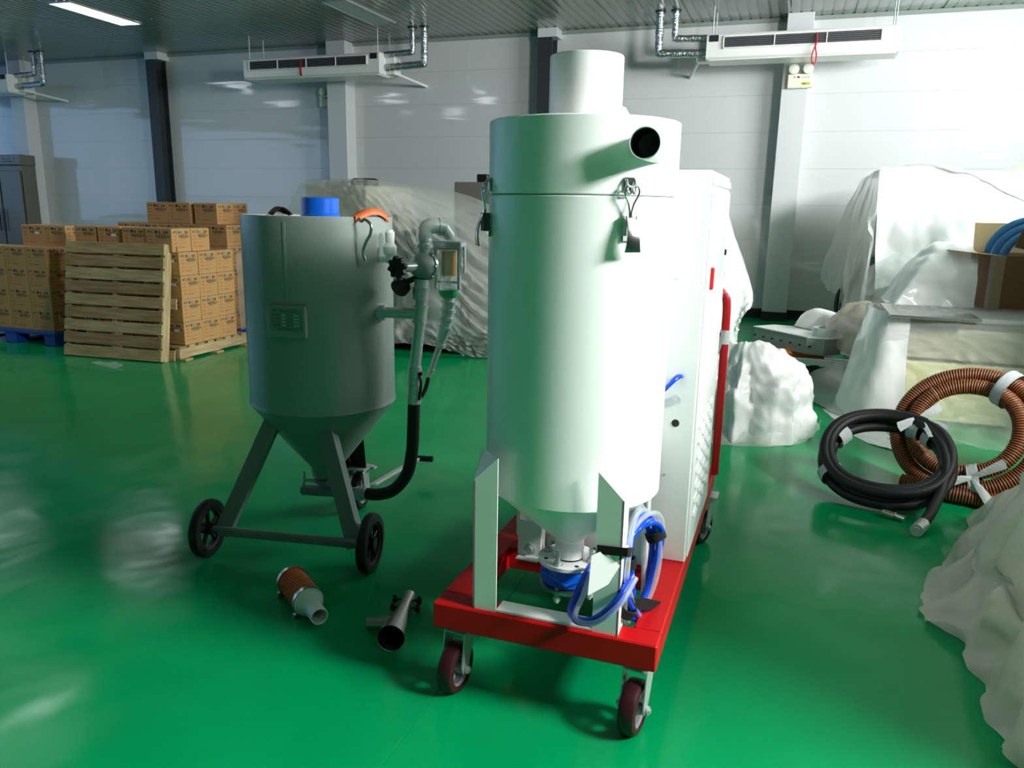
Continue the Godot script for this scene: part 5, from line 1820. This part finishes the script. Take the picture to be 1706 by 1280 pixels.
	s.grid(crumple(loft([
		[V(0.70, 0.95, -8.6), V(0.95, 1.12, -8.4), V(1.3, 1.25, -8.2), V(1.7, 1.3, -8.1)],
		[V(0.62, 0.72, -8.3), V(0.86, 0.86, -8.0), V(1.15, 1.0, -7.75), V(1.6, 1.1, -7.6)],
		[V(0.58, 0.5, -8.0), V(0.74, 0.66, -7.7), V(0.98, 0.82, -7.5), V(1.5, 0.9, -7.4)],
		[V(0.55, 0.25, -7.7), V(0.66, 0.5, -7.5), V(0.85, 0.7, -7.4), V(1.4, 0.8, -7.36)]], 12), 0.05, 2.2, 41), false)
	tag(obj("sagging_film", s, M.film_clear), "clear film sagging between tall machine and wrapped bench", "film sheet")
	# wrapped bench with a steel sheet on it
	t = thing("wrapped_bench", "low bench cabinet with pale yellow front under clear film at the right", "bench", V(1.35, 0, -6.7))
	s = Shape.new()
	s.box(V(0.15, 0.365, 0), V(1.45, 0.71, 1.1), 0.01)
	obj("cabinet", s, M.taupe, t)
	s = Shape.new()
	s.box(V(0.15, 0.22, 0.585), V(1.38, 0.42, 0.06), 0.01)
	obj("yellow_panel", s, M.yellow, t)
	s = Shape.new()
	s.box(V(0.15, 0.56, 0.565), V(1.38, 0.22, 0.03), 0.01)
	obj("upper_panel", s, M.beige, t)
	s = Shape.new()
	s.box(V(0.15, 0.735, -0.02), V(1.55, 0.03, 1.2), 0.006)
	obj("bench_top", s, M.alu, t)
	var sp := thing("steel_sheet", "thin polished steel sheet jutting out over the bench edge", "metal sheet", V(0.93, 0.752, -6.3))
	s = Shape.new()
	s.box(V(0.01, 0.009, 0), V(0.56, 0.018, 0.74), 0.003)
	obj("sheet", s, M.steel, sp)
	for k in 7:
		s = Shape.new()
		s.box(V(-0.02, 0.0195, -0.28 + k * 0.085), V(0.36, 0.003, 0.03), 0.001)
		obj("rib", s, M.alu, sp)
	s = Shape.new()
	s.grid(crumple(pleat(loft([
		[V(0.62, 0.76, -6.95), V(0.9, 0.775, -6.95), V(1.25, 0.775, -6.95), V(1.95, 0.775, -6.95)],
		[V(0.66, 0.745, -6.05), V(0.95, 0.75, -6.02), V(1.3, 0.75, -6.02), V(1.95, 0.76, -6.0)],
		[V(0.62, 0.45, -5.98), V(0.95, 0.48, -5.94), V(1.3, 0.5, -5.9), V(1.98, 0.5, -5.85)],
		[V(0.56, 0.16, -5.95), V(0.95, 0.18, -5.85), V(1.35, 0.2, -5.8), V(2.0, 0.2, -5.7)],
		[V(0.48, 0.008, -5.75), V(0.9, 0.008, -5.55), V(1.35, 0.008, -5.45), V(2.0, 0.008, -5.4)]], 16), V(0.5, -0.8, 0.2), 0.3, 0.06, 9, 0.25), 0.025, 2.6, 71, V(1.0, 0.5, 1.0)), false)
	tag(obj("bench_film", s, M.film_clear), "clear film hanging over the front of the yellow-fronted bench", "film sheet")
	s = Shape.new()
	s.grid(crumple(loft([
		[V(0.54, 0.772, -6.45), V(0.64, 0.772, -6.12), V(0.80, 0.765, -6.03)],
		[V(0.46, 0.42, -6.3), V(0.60, 0.42, -5.92), V(0.79, 0.43, -5.86)],
		[V(0.36, 0.01, -6.15), V(0.54, 0.01, -5.68), V(0.80, 0.01, -5.62)]], 12), 0.02, 3.0, 73), false)
	tag(obj("white_flap", s, M.film_white), "white film flap on the left end of the wrapped bench", "film sheet")
	s = Shape.new()
	s.grid(crumple(loft([
		[V(0.30, 0.012, -6.15), V(0.45, 0.05, -6.05), V(0.62, 0.05, -6.0)],
		[V(0.38, 0.008, -5.85), V(0.50, 0.03, -5.7), V(0.68, 0.03, -5.6)],
		[V(0.47, 0.006, -5.5), V(0.58, 0.008, -5.3), V(0.80, 0.008, -5.15)]], 10), 0.018, 4.0, 79), false)
	tag(obj("white_floor_film", s, M.film_white), "flat white film lying on the floor before the bench's left end", "film sheet")
	# white wrapped block standing on the bench behind the steel sheet
	s = Shape.new()
	s.grid(crumple(loft([
		[V(0.70, 0.765, -7.2), V(0.98, 1.18, -7.3), V(1.2, 1.25, -7.3), V(1.32, 1.2, -7.3)],
		[V(0.72, 0.765, -6.95), V(0.94, 1.14, -7.0), V(1.16, 1.22, -7.0), V(1.31, 1.2, -7.0)],
		[V(0.74, 0.765, -6.68), V(0.90, 1.0, -6.74), V(1.12, 1.1, -6.74), V(1.31, 1.1, -6.76)],
		[V(0.76, 0.765, -6.62), V(0.9, 0.77, -6.66), V(1.12, 0.77, -6.66), V(1.31, 0.77, -6.68)]], 12), 0.03, 3.0, 83, Vector3.ONE, 0.765), false)
	tag(obj("white_bundle", s, M.film_white), "white wrapped bundle on the bench behind the steel sheet", "bundle")
	# open cardboard box with a blue hose in it
	t = thing("cardboard_box", "open brown cardboard box with raised flaps standing on the bench", "box", V(1.698, 0.752, -6.99), 0.12)
	var bw := 0.66
	var bd := 0.5
	var bh := 0.41
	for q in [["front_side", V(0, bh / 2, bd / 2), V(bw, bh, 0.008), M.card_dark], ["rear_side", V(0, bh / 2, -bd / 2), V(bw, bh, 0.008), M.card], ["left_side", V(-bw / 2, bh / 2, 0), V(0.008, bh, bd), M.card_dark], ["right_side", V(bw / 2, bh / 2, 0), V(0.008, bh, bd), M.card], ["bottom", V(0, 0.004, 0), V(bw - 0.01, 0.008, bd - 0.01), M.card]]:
		s = Shape.new()
		s.box(q[1], q[2], 0.002)
		obj(q[0], s, q[3], t)
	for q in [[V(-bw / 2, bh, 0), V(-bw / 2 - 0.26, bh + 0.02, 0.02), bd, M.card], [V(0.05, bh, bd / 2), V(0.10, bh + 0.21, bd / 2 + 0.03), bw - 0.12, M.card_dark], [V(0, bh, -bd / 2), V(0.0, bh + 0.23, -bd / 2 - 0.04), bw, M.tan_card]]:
		s = Shape.new()
		s.bar(q[0], q[1], q[2], 0.007, Vector3.UP if absf(q[1].y - q[0].y) < 0.1 else Vector3.BACK, 0.002)
		obj("flap", s, q[3], t)
	s = Shape.new()
	s.box(V(-bw / 2 + 0.035, bh / 2, bd / 2 + 0.0035), V(0.075, bh, 0.003), 0.001)
	s.box(V(-bw / 2 - 0.0035, bh / 2, bd / 2 - 0.035), V(0.003, bh, 0.075), 0.001)
	obj("corner_tape", s, M.tape, t)
	s = Shape.new()
	for k in 3:
		var rr := []
		for q in 40:
			var a := TAU * q / 40
			rr.append(V(0.03 + (0.29 - 0.04 * k) * cos(a), 0.37 + (0.30 - 0.045 * k) * sin(a), -0.12 + 0.06 * k + 0.03 * cos(a)))
		s.tube(rr, 0.028, 10, false, [], true)
	o = obj("blue_hose", s, M.soft_blue)
	o.position = V(1.698, 0.752, -6.99)
	o.rotation.y = 0.12
	tag(o, "coil of pale blue hose sticking out of the cardboard box", "hose")


func ring_path(c: Vector3, nrm: Vector3, r: float, squash := 1.0, turns := 1.0, lift := 0.0, start := 0.0, wob := 0.0) -> Array:
	var u := nrm.cross(Vector3.UP).normalized()
	var w := u.cross(nrm).normalized()
	var o := []
	var n := int(72 * turns)
	for k in n + 1:
		var a := start + TAU * turns * k / n
		o.append(c + u * cos(a) * r * (1.0 + wob * sin(2.0 * a)) + w * sin(a) * r * squash + nrm * (lift * k / n + 0.01 * sin(a * 3.0)))
	return o


func twine(t: Node3D, c: Vector3, along: Vector3, r: float, wide: float, tails: Array) -> void:   # woven strip wound round a bundle, with loose ends
	var s := Shape.new()
	s.at = Shape.yto(c, along)
	var pr := []
	for k in 6: pr.append(Vector2(r + 0.003 * (k % 2), -wide / 2 + wide * k / 5.0))
	s.lathe(pr, 20)
	for q in tails:
		var p: Vector3 = q[0]
		var d: Vector3 = q[1]
		var side: Vector3 = d.cross(V(0.2, 0.3, 1.0)).normalized()
		s.at = Transform3D()
		s.grid(crumple([PackedVector3Array([p - side * 0.008, p, p + side * 0.008]), PackedVector3Array([p + d * 0.4 - side * 0.016, p + d * 0.45 + V(0, 0.012, 0.01), p + d * 0.4 + side * 0.016]), PackedVector3Array([p + d - side * 0.026, p + d * 1.02, p + d * 0.96 + side * 0.026])], 0.008, 9.0, 5))
	obj("twine_strip", s, M.twine, t)


func build_hoses() -> void:
	# black hose coil leaning on an orange one
	var bc := V(0.545, 0.19, -4.32)
	var bn := V(-0.12, 0.86, 0.50).normalized()
	var t := thing("black_hose", "coil of black rubber hose tied with strips lying before the orange hose", "hose", V(0.545, 0, -4.32))
	var s := Shape.new()
	for q in [[0.0, 0.305, 0.0], [0.028, 0.275, 0.04], [-0.024, 0.27, 0.02], [0.05, 0.298, 0.02], [-0.04, 0.305, 0.03]]:
		s.tube(ring_path(V(0, 0.185 + q[2], 0) + bn * q[0], bn, q[1], 0.98, 1.0, 0.0, 0.0, 0.02), 0.027, 12, false, [], true)
	s.tube(spline([V(0.02, 0.36, -0.24), V(0.15, 0.37, -0.16), V(0.235, 0.32, -0.03), V(0.26, 0.25, 0.10), V(0.235, 0.15, 0.22), V(0.175, 0.07, 0.37), V(0.13, 0.035, 0.46)], 8), 0.025, 14)
	obj("rubber_hose", s, M.rubber, t)
	s = Shape.new()
	s.cyl(V(0.135, 0.036, 0.45), V(0.098, 0.032, 0.535), 0.031, 0.03, 20)
	s.cyl(V(0.10, 0.032, 0.53), V(0.095, 0.031, 0.54), 0.02)
	obj("end_coupling", s, M.zinc, t)
	s = Shape.new()
	s.cyl(V(-0.02, 0.022, 0.32), V(0.03, 0.022, 0.35), 0.022, -1.0, 12)
	s.cyl(V(0.03, 0.022, 0.35), V(0.07, 0.022, 0.37), 0.017, -1.0, 8)
	obj("second_coupling", s, M.chrome, t)
	var u := bn.cross(Vector3.UP).normalized()
	var w := u.cross(bn).normalized()
	for q in [[0.42, 0.075, []], [-0.62, 0.05, []], [1.95, 0.06, [V(0.1, 0.06, -0.04), V(0.06, -0.06, 0.14), V(-0.10, -0.05, 0.05), V(0.12, -0.02, 0.10)]], [2.3, 0.05, []]]:
		for sg in [1.0]:
			var a: float = q[0]
			var c := V(0, 0.2, 0) + u * cos(a) * 0.285 + w * sin(a) * 0.285
			var al := -u * sin(a) + w * cos(a)
			var tails := []
			for d in q[2]: tails.append([c + V(0, 0.06, 0.02), d])
			twine(t, c, al, 0.062, q[1], tails)
	# orange ribbed suction hose, behind
	var on := V(-0.38, 0.55, 0.74).normalized()
	t = thing("orange_hose", "coil of thick orange ribbed suction hose tied with strips at the right", "hose", V(0.95, 0, -4.6))
	for q in [[0.0, 0.34, 0.0], [-0.07, 0.335, 0.3], [0.03, 0.255, 0.7]]:
		obj("ribbed_hose", ribbed_hose(ring_path(V(0, 0.325, 0) + on * q[0], on, q[1], 0.98, 1.0, 0.0, q[2]), 0.0425, 0.0135, rgb(164, 92, 42), rgb(30, 20, 14), 14), M.ribbed, t)
	s = Shape.new()
	obj("ribbed_hose", ribbed_hose(spline([V(-0.30, 0.05, 0.15), V(-0.05, 0.045, 0.26), V(0.2, 0.045, 0.27), V(0.5, 0.045, 0.15), V(0.75, 0.045, -0.05)], 10), 0.042, 0.0135, rgb(164, 92, 42), rgb(30, 20, 14), 14), M.ribbed, t)
	var u2 := on.cross(Vector3.UP).normalized()
	var w2 := u2.cross(on).normalized()
	for q in [[2.0, 0.06, []], [-2.0, 0.05, [V(0.13, 0.10, 0.02), V(0.08, -0.10, 0.08), V(-0.12, -0.02, 0.06)]]]:
		var a: float = q[0]
		var c := V(0, 0.325, 0) + u2 * cos(a) * 0.30 + w2 * sin(a) * 0.30
		var tails := []
		for d in q[2]: tails.append([c + V(-0.04, 0.05, 0.07), d])
		twine(t, c, -u2 * sin(a) + w2 * cos(a), 0.10, q[1], tails)


func build_tarp() -> void:
	# out of view on the right: a covered machine, and a duct box under the ceiling that shades the far left
	var u := thing("shaded_machine", "tall machine under white film out of view on the right", "machine", V(2.5, 0, -4.85))
	var c := Shape.new()
	c.box(V(0, 1.075, -1.05), V(0.6, 2.15, 2.6), 0.03)
	obj("cabinet", c, M.taupe, u)
	var db := Shape.new()
	db.box(V(2.5, 3.165, -2.58), V(0.6, 1.41, 0.7), 0.02)
	tag(obj("duct_box", db, M.ac), "sheet metal duct box under the ceiling, out of view on the right", "duct")
	# tall covered machine at the right edge of the picture, mostly out of view
	var t := thing("covered_machine", "tall machine under grey film at the bottom right edge", "machine", V(1.9, 0, -2.95))
	var s := Shape.new()
	s.box(V(0.0, 0.85, 0.26), V(0.9, 1.7, 1.2), 0.03)
	s.box(V(-0.6, 0.3, 0.0), V(0.5, 0.6, 1.3), 0.03)
	obj("cabinet", s, M.taupe, t)
	s = Shape.new()
	s.grid(crumple(pleat(loft([
		[V(0.92, 0.01, -4.1), V(1.05, 0.2, -4.05), V(1.3, 0.3, -4.0), V(1.5, 0.35, -3.95), V(2.4, 0.3, -3.9), V(2.5, 0.1, -4.0)],
		[V(0.76, 0.01, -3.62), V(0.86, 0.22, -3.55), V(1.05, 0.58, -3.4), V(1.42, 0.9, -3.5), V(2.4, 0.95, -3.5), V(2.5, 0.3, -3.5)],
		[V(0.56, 0.01, -3.08), V(0.72, 0.13, -3.15), V(0.80, 0.45, -3.05), V(1.40, 1.74, -2.9), V(2.4, 1.78, -2.9), V(2.5, 0.3, -2.9)],
		[V(0.66, 0.01, -2.72), V(0.74, 0.22, -2.78), V(0.88, 0.42, -2.7), V(1.42, 1.74, -2.5), V(2.4, 1.78, -2.4), V(2.5, 0.3, -2.4)],
		[V(0.63, 0.01, -2.42), V(0.72, 0.20, -2.4), V(0.92, 0.48, -2.2), V(1.46, 1.70, -2.1), V(2.4, 1.74, -2.02), V(2.5, 0.3, -1.95)],
		[V(0.72, 0.01, -2.1), V(0.84, 0.14, -2.02), V(1.05, 0.30, -1.95), V(1.5, 0.5, -1.86), V(2.4, 0.5, -1.82), V(2.5, 0.2, -1.8)],
		[V(0.85, 0.006, -1.9), V(0.95, 0.006, -1.85), V(1.1, 0.006, -1.8), V(1.5, 0.006, -1.78), V(2.4, 0.006, -1.76), V(2.55, 0.006, -1.75)]], 16), V(-0.7, -0.6, 0.3), 0.28, 0.07, 11, -0.4), 0.035, 3.0, 91), false)
	tag(obj("grey_cover", s, M.film_grey), "greyish translucent film heaped over the covered machine at bottom right", "film sheet")
